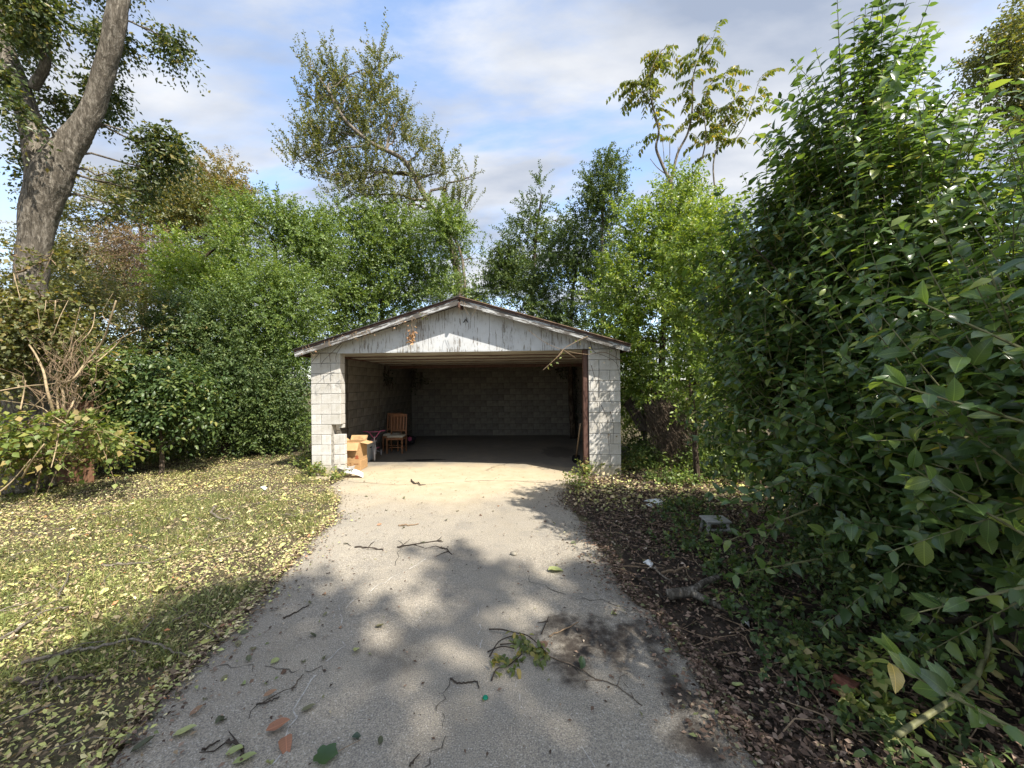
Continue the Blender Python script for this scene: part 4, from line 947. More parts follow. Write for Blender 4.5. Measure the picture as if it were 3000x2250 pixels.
# ------------------------------------------------------------------ tree behind the viewer, whose shade covers the near drive
tree('shade_tree', 'leafy tree behind the viewer that shades the near drive', 'tree', (11.0, -8.6, 0),
     [(V(sx + 8.4, sy - 7.7, 14.), V(rx, ry, .7), w) for sx, sy, rx, ry, w in [(-2.1, 2.3, .75, .95, 1.), (-3.5, .9, 1.1, .8, 1.), (-1.0, .9, 1.1, 1.0, 1.), (.5, 1.0, 1.1, 1.2, 1.), (1.5, .9, .9, 1.0, 1.), (-2.4, -.4, 1.4, 1., 1.), (0, -.9, 1.6, 1.1, 1.), (1.6, -.8, 1.2, 1.0, 1.), (-.3, 3.1, .4, .2, .25), (.8, 3.1, .5, .4, .4), (-1.3, 3.0, .25, .2, .25), (-.6, 1.9, .6, .45, .8), (.1, 2.3, .5, .3, .4), (-.7, 3.8, .35, .2, .3)]],
     4300, G['pecan'], B['grey'], 61, tl=.45, lp=10, ls=.15, gap=.22, gapf=1.9, tpl=TW, rend=.03,
     trunk=smooth_path([V(11., -8.6, -.1), V(10.9, -8.4, 5), V(10.5, -8., 10), V(10.1, -7.5, 14.5)], 4), rad=np.linspace(.42, .12, 13))

# ------------------------------------------------------------------ leaf litter, grass
rl = np.random.default_rng(202)
def litter(name, label, n, xr_, yr_, test, mat, s0, s1, tpl, lift=.03, tilt=.35, z0=.004):
    X = rl.uniform(*xr_, n); Y = yr_[0] + (yr_[1] - yr_[0]) * rl.random(n) ** 1.25
    k = test(X, Y) & (nz3(np.stack([X, Y, 0 * X], 1), 1.6, 5) + .6 * nz3(np.stack([X, Y, 0 * X], 1), 5., 6) > rl.uniform(-1.9, .5, n)); X, Y = X[k], Y[k]; Z = hgt(X, Y) + rl.uniform(z0, lift, len(X))
    a = rl.uniform(0, 6.28, len(X)); D = np.stack([np.cos(a), np.sin(a), rl.normal(0, tilt * .6, len(X))], 1); N = V(0, 0, 1) + rl.normal(0, tilt, (len(X), 3))
    v, f = scatter(tpl, np.stack([X, Y, Z], 1), D, N, rl.uniform(s0, s1, len(X)) * rl.uniform(.6, 1.1, len(X)))
    return tag(link(name, mesh_np(name, v, f, mat)), label, 'leaf litter', kind='stuff')
lawn = lambda X, Y: (X < xl_at(Y) + rl.normal(-.06, .08, len(X))) & ~((X > XL - .05) & (Y > YF - .1))
litter('lawn_litter', 'cut and fallen leaves covering the lawn left of the drive', 150000, (-11, -.6), (.9, 9.6), lawn, G['litter'], .015, .048, T2, .045, .75)
litter('lawn_chips', 'small dry leaf bits between the cut leaves on the lawn', 80000, (-9, -.6), (.9, 8.5), lawn, G['litter'], .012, .036, TN, .045, .6)
litter('whole_leaves', 'larger whole leaves strewn over the lawn', 1900, (-8, -.8), (.9, 7.5), lawn, G['litter'], .045, .09, T8, .06, .5, .02)
rgt = lambda X, Y: (X > xr_at(Y) + rl.normal(.08, .09, len(X))) & ~((X < XR + .05) & (Y > YF - .1))
litter('brown_litter', 'brown dead leaves and bark bits right of the drive', 100000, (.6, 5.5), (.9, 9.5), rgt, G['mulch'], .016, .058, T2, .065, .6, .018)
litter('corner_litter', 'yellowed vine clippings by the right garage corner', 9000, (.4, 3.6), (5.3, 8.2), lambda X, Y: (X > xr_at(Y) + rl.normal(0, .15, len(X))) & ~((X < XR) & (Y > YF - .05)) & (rl.random(len(X)) < np.clip((Y - 5.2) / 1.2, 0, 1)), G['litter'], .03, .075, TW, .09, .6)
drv = lambda X, Y: (X > xl_at(Y)) & (X < xr_at(Y)) & (rl.random(len(X)) < .10 + .9 * np.exp(-np.minimum((X - xl_at(Y)) / .35, (xr_at(Y) - X) / .25)))
def litter2():
    n = 14000; X = rl.uniform(-3.3, 2.2, n); Y = rl.uniform(1.2, YF + .9, n); k = drv(X, Y); X, Y = X[k], Y[k]
    a = rl.uniform(0, 6.28, len(X)); D = np.stack([np.cos(a), np.sin(a), 0 * a], 1); N = V(0, 0, 1) + rl.normal(0, .2, (len(X), 3))
    v, f = scatter(T2, np.stack([X, Y, .008 + rl.uniform(0, .008, len(X))], 1), D, N, rl.uniform(.008, .032, len(X)))
    tag(link('drive_crumbs', mesh_np('drive_crumbs', v, f, G['mulch'])), 'tiny leaf crumbs and bark bits scattered on the concrete', 'leaf litter', kind='stuff')
litter2()
def edge_litter(name, label, n, left, mat, s0, s1, tpl, wdt):
    Y = rl.uniform(.8, YF, n); e = rl.exponential(wdt, n); X = (xl_at(Y) + e - .05) if left else (xr_at(Y) - e + .05)
    k = nz3(np.stack([X, Y, 0 * X], 1), 4., 91 + left) > rl.uniform(-1.2, .6, n); X, Y = X[k], Y[k]
    a = rl.uniform(0, 6.28, len(X)); D = np.stack([np.cos(a), np.sin(a), .1 + 0 * a], 1); N = V(0, 0, 1) + rl.normal(0, .45, (len(X), 3))
    v, f = scatter(tpl, np.stack([X, Y, .010 + rl.uniform(0, .018, len(X))], 1), D, N, rl.uniform(s0, s1, len(X)))
    tag(link(name, mesh_np(name, v, f, mat)), label, 'leaf litter', kind='stuff')
edge_litter('left_edge_litter', 'leaf bits blown from the lawn onto the left edge of the drive', 9000, 1, G['litter'], .014, .05, T2, .055)
edge_litter('left_edge_bark', 'brown bits along the left edge of the drive', 6000, 1, G['mulch'], .01, .04, T2, .08)
edge_litter('right_edge_litter', 'brown bits spilling from the bank onto the right edge of the drive', 14000, 0, G['mulch'], .01, .045, T2, .10)
def twig_litter(name, label, n, xr_, yr_, test, mat, seed):
    r = np.random.default_rng(seed); X = r.uniform(*xr_, n); Y = yr_[0] + (yr_[1] - yr_[0]) * r.random(n) ** 1.3; k = test(X, Y); mb = MB()
    for x, y in zip(X[k], Y[k]):
        a = r.uniform(0, 6.28); l = r.uniform(.08, .45); z = float(hgt(x, y)) + .035; d_ = V(math.cos(a), math.sin(a), 0) * l; rr = r.uniform(.0015, .005)
        mb.tube([V(x, y, z), V(x, y, z) + d_ * .5 + r.normal(0, .1, 3) * l * V(1, 1, .3) + V(0, 0, .02), V(x, y, z + r.uniform(0, .05)) + d_], [rr, rr, rr * .5], 4, False)
    tag(mb.thing(name, mat, (0, 0, 0), label, 'twigs', kind='stuff'))
twig_litter('bank_twigs', 'thin dead twigs strewn over the brown bank', 900, (.7, 4.2), (1., 8.), rgt, B['vinestem'], 4)
twig_litter('lawn_twigs', 'thin dead twigs strewn over the lawn', 700, (-8, -.6), (1., 8.5), lawn, B['pale'], 6)
# grass: thin bent blades in tufts on the near lawn
n = 4600; cx = rl.uniform(-8.5, -1.0, n); cy = .9 + 6.8 * rl.random(n) ** 1.5
k = (cx < xl_at(cy) - .05) & (nz3(np.stack([cx, cy, 0 * cx], 1), 2., 31) > -.1); cx, cy = cx[k], cy[k]
nb = 26; bx = np.repeat(cx, nb) + rl.normal(0, .05, len(cx) * nb); by = np.repeat(cy, nb) + rl.normal(0, .05, len(cx) * nb); bz = hgt(bx, by)
a = rl.uniform(0, 6.28, len(bx)); TG = (np.array([[-.02, 0, 0], [.02, 0, 0], [-.016, .55, .0], [.016, .55, .0], [0, 1, -.25]]), np.array([[0, 1, 3], [0, 3, 2], [2, 3, 4]]))
D = np.stack([np.cos(a), np.sin(a), rl.uniform(.4, 1.6, len(bx))], 1); N = np.stack([-np.cos(a), -np.sin(a), np.full(len(a), .6)], 1)
v, f = scatter(TG, np.stack([bx, by, bz], 1), D, N, rl.uniform(.05, .14, len(bx)))
tag(link('grass', mesh_np('grass', v, f, G['grass'])), 'thin green grass poking through the leaves beside the drive', 'grass', kind='stuff')
# weeds round the garage corners and thicket floor
def weeds(name, label, blobs, n, mat, seed, tl=.25, ls=.05, **kw):
    r = np.random.default_rng(seed); P, D, N, S, a_, b_ = crown(r, blobs, n, tl, 8, ls, up=.7, out=.3, zmin=.02, gap=-.2, flat=.9, **kw)
    v, f = scatter(TW, P, D, N, S); mb = MB(); base = blobs[0][0] * V(1, 1, 0)
    o = empty(name, base, label, 'weeds'); twigs(mb, a_, b_, .003, r, .5); mb.build('stem', B['greenstem'], o); link('foliage', mesh_np('foliage', v - base, f, mat), o)
gw = lambda px, py, rx, rz: (gp(px, py) + V(0, 0, rz * .5), V(rx, rx * .7, rz), 1.)
weeds('corner_weeds', 'weeds at the foot of the left garage pier', [gw(930, 1395, .25, .15), gw(900, 1370, .25, .2), gw(985, 1410, .2, .08)], 130, G['vine'], 71)
weeds('pier_weeds', 'green weeds at the foot of the right garage pier', [gw(1720, 1395, .2, .14), gw(1800, 1385, .3, .15), gw(1690, 1430, .2, .12), gw(1860, 1380, .3, .2)], 210, G['vine'], 72)
weeds('lawn_edge_weeds', 'green weeds along the shaded shrub edge', [gw(800, 1310, .9, .18), gw(650, 1330, .9, .15), gw(860, 1300, .5, .2), gw(480, 1350, .8, .15)], 700, G['vine'], 73)
weeds('thicket_floor_weeds', 'dense low undergrowth around the fallen boards', [gw(1900, 1375, .5, .35), gw(2020, 1370, .7, .35), gw(2130, 1400, .7, .4), gw(1980, 1420, .5, .12), gw(1870, 1350, .4, .5)], 1300, G['privet'], 74)
weeds('bank_weeds', 'green seedlings on the brown bank under the bush', [gw(2000, 1590, .35, .06), gw(2060, 1650, .35, .08), gw(1960, 1520, .4, .06), gw(2030, 1500, .5, .08), gw(2150, 1700, .3, .08), gw(2000, 1620, .3, .08), gw(2260, 1850, .3, .08), gw(2380, 1930, .3, .1), gw(2180, 1790, .3, .07), gw(2080, 1560, .4, .1), gw(2300, 1960, .25, .05), gw(2480, 2100, .25, .07)], 430, G['holly'], 75, .14, .042)
weeds('brick_weeds', 'seedlings with bright leaves beside the brick', [gw(2580, 2080, .10, .2), gw(2590, 2160, .1, .1), gw(2360, 1960, .1, .08)], 42, G['vine'], 76, .12, .05)

# ------------------------------------------------------------------ fallen boards in the thicket
MAT['oldwood'] = wood_mat('old_grey_wood', (.035, .026, .020), (.11, .085, .066), (18, 18, 2), .9)
d = 8.3
fp = empty('wood_wreckage', gbase(1930, d), 'dark rotten board panels leaning in the thicket right of the garage', 'wreckage')
def panel(c4, n, th=.045):
    q = [at(p[0], p[1], p[2]) for p in c4]        # top-left, top-right, bottom-right, bottom-left
    for i in range(n):
        a, b = i / n + .008, (i + 1) / n - .008
        e = [q[0] + (q[1] - q[0]) * a, q[0] + (q[1] - q[0]) * b, q[3] + (q[2] - q[3]) * b, q[3] + (q[2] - q[3]) * a]
        nn = nrm(np.cross(e[1] - e[0], e[3] - e[0])); sh = rs.uniform(-.01, .01)
        mb = MB(); mb.prism([x + nn * sh for x in e], nn * th); mb.build('plank', MAT['oldwood'], fp)
    nn = nrm(np.cross(q[1] - q[0], q[3] - q[0]))
    mb = MB(); mb.beam(q[0] - nn * .02, q[1] - nn * .02, .06, .06); mb.build('edge_rail', MAT['oldwood'], fp)
panel([(1830, 1190, 8.2), (1856, 1163, 8.2), (1905, 1262, 7.9), (1872, 1262, 7.9)], 3)
panel([(1885, 1187, 8.3), (1932, 1143, 8.5), (2030, 1330, 8.0), (1945, 1330, 7.7)], 6)
mb = MB(); rv = np.random.default_rng(8)
for k in range(260):
    t = rv.random(); a = at(1890 + 75 * t + rv.normal(0, 6), 1180 - 20 * t + 60 * rv.random(), 7.85); b = a + V(rv.normal(.35, .2), -.15, -rv.uniform(.4, 1.1)); b[2] = max(b[2], .1)
    mb.tube(jpath(a, b, 5, .06, rv), [.008, .007, .006, .005, .003], 3, False)
tag(mb.build('vine_strand', B['twig'], fp), kind='stuff')
def stick(name, label, pts, r, mat, z=.02, cat='stick', group=None, branches=0, seed=1, sides=6, taper=.55):
    r_ = np.random.default_rng(seed); Q = []
    for p in pts:
        g = gp(p[0], p[1]); Q.append(V(g[0], g[1], float(max(hgt(g[0], g[1]), -.0)) + z + (p[2] if len(p) > 2 else 0)))
    P = smooth_path(Q, 5); n = len(P); P = P + r_.normal(0, r * .5, P.shape); mb = MB(); mb.tube(P, np.linspace(r, r * taper, n), sides)
    for k in range(branches):
        i = r_.integers(1, n - 1); e = P[i] + nrm(r_.normal(0, 1, 3) * V(1, 1, .12)) * r_.uniform(.06, .2); e[2] = max(e[2], z); mb.tube(jpath(P[i], e, 3, .08, r_), [r * .6, r * .5, r * .3], 4)
    return mb.thing(name, mat, Q[0] * V(1, 1, 0), label, cat, group, smooth=True)
# ------------------------------------------------------------------ sticks and logs
stick('stick', 'long curved grey stick reaching from the grass onto the drive', [(60, 1985), (200, 1953), (281, 1939), (371, 1916), (428, 1916), (485, 1929), (542, 1949)], .011, B['pale'], .05, seed=1)
stick('stick', 'thick dark stick in the grass at the lower left', [(40, 2030), (110, 2035), (200, 2022), (300, 2012)], .016, B['twig'], .03, seed=2)
stick('stick', 'long pale stick in the left foreground grass, half in sun', [(0, 1900), (70, 1855), (139, 1815), (198, 1804)], .012, B['pale'], .04, seed=3)
stick('stick', 'long thin pale stick on the sunlit lawn by the shade edge', [(300, 1668), (380, 1662), (450, 1655), (532, 1629)], .012, B['pale'], .04, seed=4, branches=1)
stick('stick', 'pale hooked root piece on the sunlit lawn', [(632, 1488), (622, 1505), (645, 1524), (684, 1527)], .02, B['pale'], .03, seed=5)
stick('stick', 'thin stick standing in the leaves at the shade edge', [(169, 1768), (190, 1725), (211, 1682)], .008, B['pale'], .05, seed=6)
stick('stick', 'dark hooked twig near the green bottle cap', [(1320, 1990), (1336, 2001), (1365, 2003), (1397, 2002), (1402, 2020)], .0055, B['dark'], .008, seed=7)
stick('stick', 'straight brown twig on the dark stain right of the leafy branch', [(1610, 1866), (1650, 1850), (1696, 1825)], .006, B['vinestem'], .01, seed=8)
stick('stick', 'long wiry twig trailing right across the concrete from the leafy branch', [(1600, 1923), (1686, 1957), (1743, 1990), (1808, 2014), (1881, 2071)], .004, B['twig'], .008, seed=9, branches=4)
stick('stick', 'leftmost of two dark branches lying across the drive', [(1041, 1605), (1080, 1606), (1124, 1614)], .009, B['dark'], .012, seed=10, branches=3)
stick('stick', 'long thin branched twig lying across the middle of the drive', [(1163, 1607), (1210, 1598), (1293, 1585)], .009, B['dark'], .012, seed=11, branches=4)
stick('stick', 'short forked dark twig in the dappled light', [(1291, 1607), (1308, 1612), (1323, 1626)], .009, B['dark'], .012, seed=12, branches=2)
stick('stick', 'straight twig among leaves on the left of the drive', [(833, 1813), (870, 1795), (904, 1776)], .006, B['dark'], .01, seed=13)
stick('stick', 'short twig upright of the dry brown leaves', [(857, 2024), (870, 2005), (888, 1980)], .005, B['twig'], .01, seed=14)
stick('stick', 'dark twig under the dry brown leaves', [(753, 2069), (790, 2060), (818, 2045)], .005, B['dark'], .01, seed=15, branches=2)
stick('stick', 'short straight dark twig at the bottom of the drive', [(591, 2203), (620, 2187), (643, 2173)], .006, B['dark'], .008, seed=16)
stick('stick', 'knobby hooked dark twig at the bottom of the drive', [(668, 2173), (690, 2186), (713, 2199), (708, 2217)], .008, B['dark'], .01, seed=17, branches=2)
stick('stick', 'small dark twig at the bottom edge left of centre', [(1202, 2248), (1212, 2232), (1228, 2213)], .005, B['dark'], .008, seed=18)
stick('stick', 'short tan stick on sunny concrete left of the tree shadow', [(1168, 1542), (1195, 1541), (1226, 1537)], .012, B['vinestem'], .014, seed=19)
stick('stick', 'dark curled twig on the sunny concrete near the garage', [(1205, 1410), (1215, 1418), (1226, 1417), (1232, 1424)], .014, B['dark'], .02, seed=20, branches=2)
stick('stick', 'bare stick pointing up the bank beside the forked log', [(2154, 1711), (2166, 1750), (2188, 1790)], .010, B['tan'], .06, seed=21)
stick('stick', 'long thin stick on the brown bank above the forked log', [(1940, 1685), (1975, 1682), (2014, 1670)], .012, B['vinestem'], .03, seed=22)
stick('stick', 'pale splintered stick below the white cup lid', [(1912, 1668), (1935, 1690), (1970, 1718)], .011, B['pale'], .03, seed=23)
stick('stick', 'dark root running along the right edge of the drive', [(1860, 1690), (1905, 1725), (1950, 1760)], .013, B['dark'], .02, seed=24)
stick('stick', 'long thin twig crossing the brown bank toward the stool', [(1950, 1500), (2010, 1480), (2060, 1465)], .009, B['twig'], .04, seed=25)
stick('log', 'dark short log lying in the sun right of the garage', [(1853, 1408), (1890, 1420), (1930, 1432)], .05, B['brown'], .04, 'log', seed=26, taper=.8, sides=9)
stick('log', 'long dark log lying under the glossy bush', [(2150, 1780), (2260, 1830), (2380, 1880), (2480, 1910)], .036, B['dark'], .03, 'log', seed=27, taper=.8, sides=9)
stick('log', 'mossy log in the leaves near the white stool', [(2085, 1590), (2130, 1610), (2170, 1650)], .04, B['dark'], .03, 'log', seed=28, taper=.8, sides=9)
lg = MB(); z0 = .045
def lp_(px, py, z): q = gp(px, py); return V(q[0], q[1], z)
lg.tube(smooth_path([lp_(1958, 1760, .05), lp_(2000, 1755, .055), lp_(2036, 1752, .06)], 4), [.042, .041, .04, .039, .038, .038, .039, .04, .042], 10)
lg.tube(smooth_path([lp_(2030, 1752, .06), lp_(2060, 1735, .08), lp_(2105, 1720, .09)], 4), np.linspace(.031, .02, 9), 9)
lg.tube(smooth_path([lp_(2030, 1755, .05), lp_(2070, 1772, .04), lp_(2125, 1795, .03)], 4), np.linspace(.032, .016, 9), 9)
lg.thing('forked_log', B['grey'], lp_(2000, 1755, 0), 'short forked grey log at the right edge of the drive', 'log', smooth=True)
P = smooth_path([at(2629, 2154, 1.72), at(2711, 2100, 1.78), at(2794, 2046, 1.85), at(2851, 1999, 1.92), at(2879, 1939, 1.97), at(2895, 1891, 2.0), at(2910, 1800, 2.05)], 5)
mb = MB(); mb.tube(P, np.linspace(.013, .010, len(P)), 8); mb.tube(jpath(at(2893, 1895, 2.), at(3010, 1925, 1.95), 4, .02, rs), [.004, .004, .003, .003], 5)
br = mb.thing('arching_branch', B['greenstem'], gp(2629, 2154), 'smooth tan branch arching up from the soil at lower right', 'branch', smooth=True)
r5 = np.random.default_rng(66); LP2 = []; LD2 = []; LN2 = []
for j in range(4, len(P) - 3):
    for q in range(2): LP2.append(P[j]); LD2.append(r5.normal(0, 1, 3) + V(.3, 0, -.9)); LN2.append(r5.normal(0, .6, 3) + V(-.3, -.6, .3))
lp2 = np.array(LP2); lp2 = lp2 + nrm(np.array(LD2)) * .03
v, f = scatter(leaf_template([0, .3, .65, 1], [0, .17, .13, 0], .25, .3), lp2, np.array(LD2), np.array(LN2), r5.uniform(.06, .10, len(LP2)))
link('leaves', mesh_np('leaves', v - gp(2629, 2154), f, G['vine'], True), br)
# leafy branch lying on the drive
lb0 = gp(1510, 1905)
lbr = empty('leafy_branch', lb0, 'broken branch with wilting green leaves on the concrete in the foreground', 'branch')
mb = MB(); paths = [[(1433, 1848), (1470, 1857), (1503, 1857), (1545, 1875), (1580, 1896), (1600, 1925)], [(1435, 1928), (1462, 1893), (1500, 1868)], [(1428, 1915), (1470, 1908), (1510, 1906)], [(1465, 1893), (1505, 1898)], [(1440, 2000), (1455, 1975), (1490, 1955), (1530, 1930)], [(1586, 1862), (1607, 1820)], [(1605, 1825), (1575, 1838)]]
for pts in paths:
    P = smooth_path([gp(*p) + V(0, 0, .012 + .02 * (i % 2)) for i, p in enumerate(pts)], 4); mb.tube(P, np.linspace(.005, .003, len(P)), 5)
mb.build('stem', B['dark'], lbr, smooth=True)
r6 = np.random.default_rng(12); Q = []
for k in range(105):
    t = r6.random(); c = gp(1505 + 95 * t + r6.normal(0, 10), 1880 + 55 * t + r6.normal(0, 16)) if k < 75 else gp(r6.uniform(1440, 1520), r6.uniform(1925, 1985))
    Q.append((c + V(0, 0, r6.uniform(.008, .05)), r6.normal(0, 1, 3) * V(1, 1, .25) + V(.1, -.5, 0), V(0, 0, 1) + r6.normal(0, .55, 3), r6.uniform(.035, .06)))
LM2 = [mesh_np('leaf', leaf_template([0, .2, .5, .8, 1], [0, .2, .25, .15, 0], a, b)[0], leaf_template([0, .2, .5, .8, 1], [0, .2, .25, .15, 0])[1], G['heaven'], True) for a, b in ((.3, .3), (.6, .5), (.1, .6))]
def place_leaf(me, p, D, N, s, parent=None, name='leaf'):
    o = bpy.data.objects.new(name, me); COL.objects.link(o)
    R_ = frames(np.array([D]), np.array([N]))[0]; org = np.array(parent.location) if parent else V(0, 0, 0)
    if parent: o.parent = parent
    o.matrix_basis = Matrix([[*(R_[r] * s), p[r] - org[r]] for r in range(3)] + [[0, 0, 0, 1]]); return o
for i, (p, D_, N_, s_) in enumerate(Q): place_leaf(LM2[i % 3], p, D_, N_, s_, lbr)

# ------------------------------------------------------------------ fallen leaves on the drive, each one a thing
fl_t = [leaf_template([0, .15, .4, .65, .85, 1], [0, .2, .31, .27, .14, 0], dr, fo, rp) for dr, fo, rp in ((.2, .45, .04), (.45, .8, -.04), (-.3, .6, .05), (-.12, .35, .03))]
m_green = leaf_mat('fallen_green', [(0, (.09, .14, .035)), (.5, (.19, .25, .08)), (1, (.29, .33, .12))], .1, .55, .3, vein=True)
m_dull = leaf_mat('fallen_dull', [(0, (.045, .055, .03)), (.5, (.08, .10, .05)), (1, (.14, .14, .07))], .1, .6, .3, vein=True)
m_brown = leaf_mat('fallen_brown', [(0, (.07, .045, .03)), (.5, (.15, .10, .06)), (1, (.26, .16, .085))], .05, .7, .2, vein=True)
m_rust = leaf_mat('fallen_rust', [(0, (.17, .075, .04)), (1, (.25, .13, .07))], .05, .7, .2, vein=True)
m_dkg = leaf_mat('fallen_dark_green', [(0, (.02, .045, .02)), (1, (.03, .06, .025))], .1, .35, .5, vein=True)
FM = {m.name: [mesh_np('fallen_leaf', t[0], t[1], m, True) for t in fl_t] for m in (m_green, m_dull, m_brown, m_rust, m_dkg)}
def fallen(px, py, s, m, label, group=None, a=None, tilt=.18, z=.008):
    p = gp(px, py); p[2] = dz(p[0], p[1]) + z; a = rl.uniform(0, 6.28) if a is None else a
    o = place_leaf(FM[m.name][rl.integers(0, 4)], p, V(math.cos(a), math.sin(a), .02), V(0, 0, 1) + rl.normal(0, tilt, 3), s, None, 'fallen_leaf')
    return tag(o, label, 'leaf', group)
fallen(640, 1848, .10, m_rust, 'large curled rust brown leaf at the left edge of the drive', a=.3, z=.025)
fallen(778, 2150, .11, m_rust, 'long tan brown leaf in the left foreground, beside a second one', a=.5, z=.02)
fallen(838, 2165, .10, m_rust, 'tan brown leaf standing steep beside the longer one', a=-1.0, z=.02)
fallen(770, 2050, .07, m_brown, 'dry brown leaf caught on dark twigs', a=.6, z=.02)
fallen(1588, 1890, .09, m_brown, 'crumpled brown leaf touching the leafy branch', a=-1.3, z=.03)
fallen(1702, 1975, .085, m_dkg, 'round dark green leaf standing on the dark stain', a=1.5, tilt=.4, z=.03)
fallen(1605, 1675, .16, m_green, 'pale yellow green leaf pair lying in the dappled light', a=.2, z=.02)
fallen(505, 2160, .10, m_green, 'narrow light green leaf at the bottom left of the drive', a=.5)
fallen(660, 2212, .085, m_green, 'oval light green leaf near the knobby twig', a=.1)
fallen(680, 2240, .10, m_green, 'bright green leaf cut off by the bottom edge', a=.4)
fallen(1030, 2162, .055, m_dkg, 'small oval dark green leaf near the big lobed leaf', a=.1)
fallen(340, 2190, .10, m_dull, 'large dull green leaf by the grass at lower left', a=.6)
fallen(380, 2210, .09, m_dull, 'dull olive leaf lying below the largest grass tuft', a=.7)
fallen(2140, 2010, .07, m_green, 'light green leaf pair on the dark soil stain at right', a=-.5)
fallen(1945, 1912, .06, m_green, 'round pale green leaf near the right edge of the drive', a=.2)
fallen(1790, 1800, .06, m_green, 'pale green leaf above the dark stain', a=.3)
for px, py in [(730, 1780), (745, 1920), (740, 1945), (620, 1915), (930, 1880), (945, 1920), (1000, 1840), (950, 1815), (880, 1945), (840, 1960), (800, 1930), (1100, 1840), (690, 1900), (910, 1770), (1035, 1600), (760, 1715), (960, 1745), (1185, 1560), (1240, 1590), (1340, 1495), (1300, 1530), (1420, 1460), (1480, 1480), (1100, 1545), (1050, 1520), (1180, 1470), (1560, 1500), (1600, 1530), (1650, 1580), (1680, 1600), (1450, 1500), (1400, 1510), (1130, 1500), (1075, 1460), (1300, 1450), (1520, 1455), (1590, 1440), (1350, 1435), (1640, 1650), (1235, 1475), (560, 2100), (600, 2060), (720, 2010), (520, 2050), (445, 2110), (640, 2120), (800, 2240), (1100, 2180), (890, 2090), (660, 1980), (700, 1850), (1050, 1900)]:
    m = [m_green, m_dull, m_dull, m_brown][rl.integers(0, 4)]
    cw_ = {m_green.name: 'light green', m_dull.name: 'dull olive', m_brown.name: 'brown'}[m.name]; wh = 'in the shaded foreground left of the pale scratch' if py > 1760 and px < 960 else 'in the shaded middle foreground' if py > 1700 else 'on the sunny concrete left of the tree shadow' if px < 1320 else 'in the bush shadow on the right of the drive'
    fallen(px + rl.normal(0, 8), py + rl.normal(0, 5), rl.uniform(.035, .075), m, 'small %s fallen leaf %s' % (cw_, wh), 'fallen leaves scattered on the drive', tilt=.3)
# big lobed leaf with stalk
c0 = gp(955, 2218); lob = []
for i in range(22):
    a = i / 22 * 2 * math.pi; r = .052 * (1 + .13 * math.cos(5 * a)) * (1 + .05 * (-1) ** i); lob.append((r * math.cos(a), r * math.sin(a)))
mb = MB(); mb.add([(c0[0], c0[1], .012)] + [(c0[0] + x, c0[1] + y, .008 + .010 * math.hypot(x, y) / .05) for x, y in lob], [(0, i + 1, (i + 1) % 22 + 1) for i in range(22)])
o = mb.thing('fallen_leaf', G['ligustrum'], c0, 'big lobed green leaf with a long stalk at the bottom of the drive', 'leaf', smooth=True)
mb = MB(); mb.tube([c0 + V(.05, .02, .01), c0 + V(.09, .05, .012), c0 + V(.135, .085, .01)], [.002, .002, .0015], 5); mb.build('stalk', B['vinestem'], o)
# bottle cap
MAT['cap'] = flat('green_cap', (.0, .22, .12), .25, .5, .1, metallic=.4)
c0 = gp(1422, 2047); mb = MB(); v = []; f = []; n = 42
prof = [(.0157, .002), (.0155, .004), (.0137, .0085), (.0125, .0095), (.0105, .0088), (.0, .0088)]
for (r, z) in prof[:-1]:
    for i in range(n):
        a = i / n * 2 * math.pi; rr = r * (1 + (.045 if (i % 2 and z < .006) else 0)); v.append((c0[0] + rr * math.cos(a), c0[1] + rr * math.sin(a), z + .003))
v.append((c0[0], c0[1], .0118))
for k in range(len(prof) - 2):
    for i in range(n): f.append((k * n + i, k * n + (i + 1) % n, (k + 1) * n + (i + 1) % n, (k + 1) * n + i))
for i in range(n): f.append(((len(prof) - 2) * n + i, (len(prof) - 2) * n + (i + 1) % n, len(v) - 1))
mb.add(v, f); mb.thing('bottle_cap', MAT['cap'], c0, 'shiny green bottle cap on the concrete in the foreground', 'bottle cap')
# small stone in the dappled light
import bmesh
MAT['stone'] = flat('pebble', (.23, .21, .17), .9, .2, .3, 20.)
def stone(px, py, r, label):
    bm = bmesh.new(); bmesh.ops.create_icosphere(bm, subdivisions=2, radius=r); me = bpy.data.meshes.new('stone')
    for v_ in bm.verts: v_.co *= 1 + .18 * math.sin(v_.co.x / r * 3 + px) * math.cos(v_.co.y / r * 4); v_.co.z *= .6
    bm.to_mesh(me); bm.free(); me.materials.append(MAT['stone']); me.polygons.foreach_set('use_smooth', np.ones(len(me.polygons), bool))
    p = gp(px, py); tag(link('stone', me, None, (p[0], p[1], r * .4)), label, 'stone')
stone(1505, 1625, .035, 'small rounded stone in the dappled light on the drive')
# red half brick with a core hole
MAT['brick'] = flat('old_red_brick', (.20, .082, .055), .9, .2, .3, 30., bmp=.5)
bc = gp(2474, 2035) + V(0, 0, .045)
bm = bmesh.new(); bw, bh2, bd_ = .062, .045, .05
ring = []; outer = []
for i in range(16):
    a = (i + .5) / 16 * 2 * math.pi; m = max(abs(math.cos(a)) / bw, abs(math.sin(a)) / bh2)
    outer.append((math.cos(a) / m, math.sin(a) / m)); ring.append((.021 * math.cos(a) + .006, .021 * math.sin(a)))
vs_ = []
for y, pts in ((-bd_, outer), (-bd_, ring), (bd_ * .7, ring), (bd_, outer)):
    vs_.append([bm.verts.new((x, y, z)) for x, z in pts])
for a, b in ((0, 1), (1, 2), (0, 3)):
    for i in range(16): bm.faces.new((vs_[a][i], vs_[a][(i + 1) % 16], vs_[b][(i + 1) % 16], vs_[b][i]))
bm.faces.new(vs_[2]); bm.faces.new(vs_[3]); bmesh.ops.recalc_face_normals(bm, faces=bm.faces[:])
me = bpy.data.meshes.new('brick'); bm.to_mesh(me); bm.free(); me.materials.append(MAT['brick'])
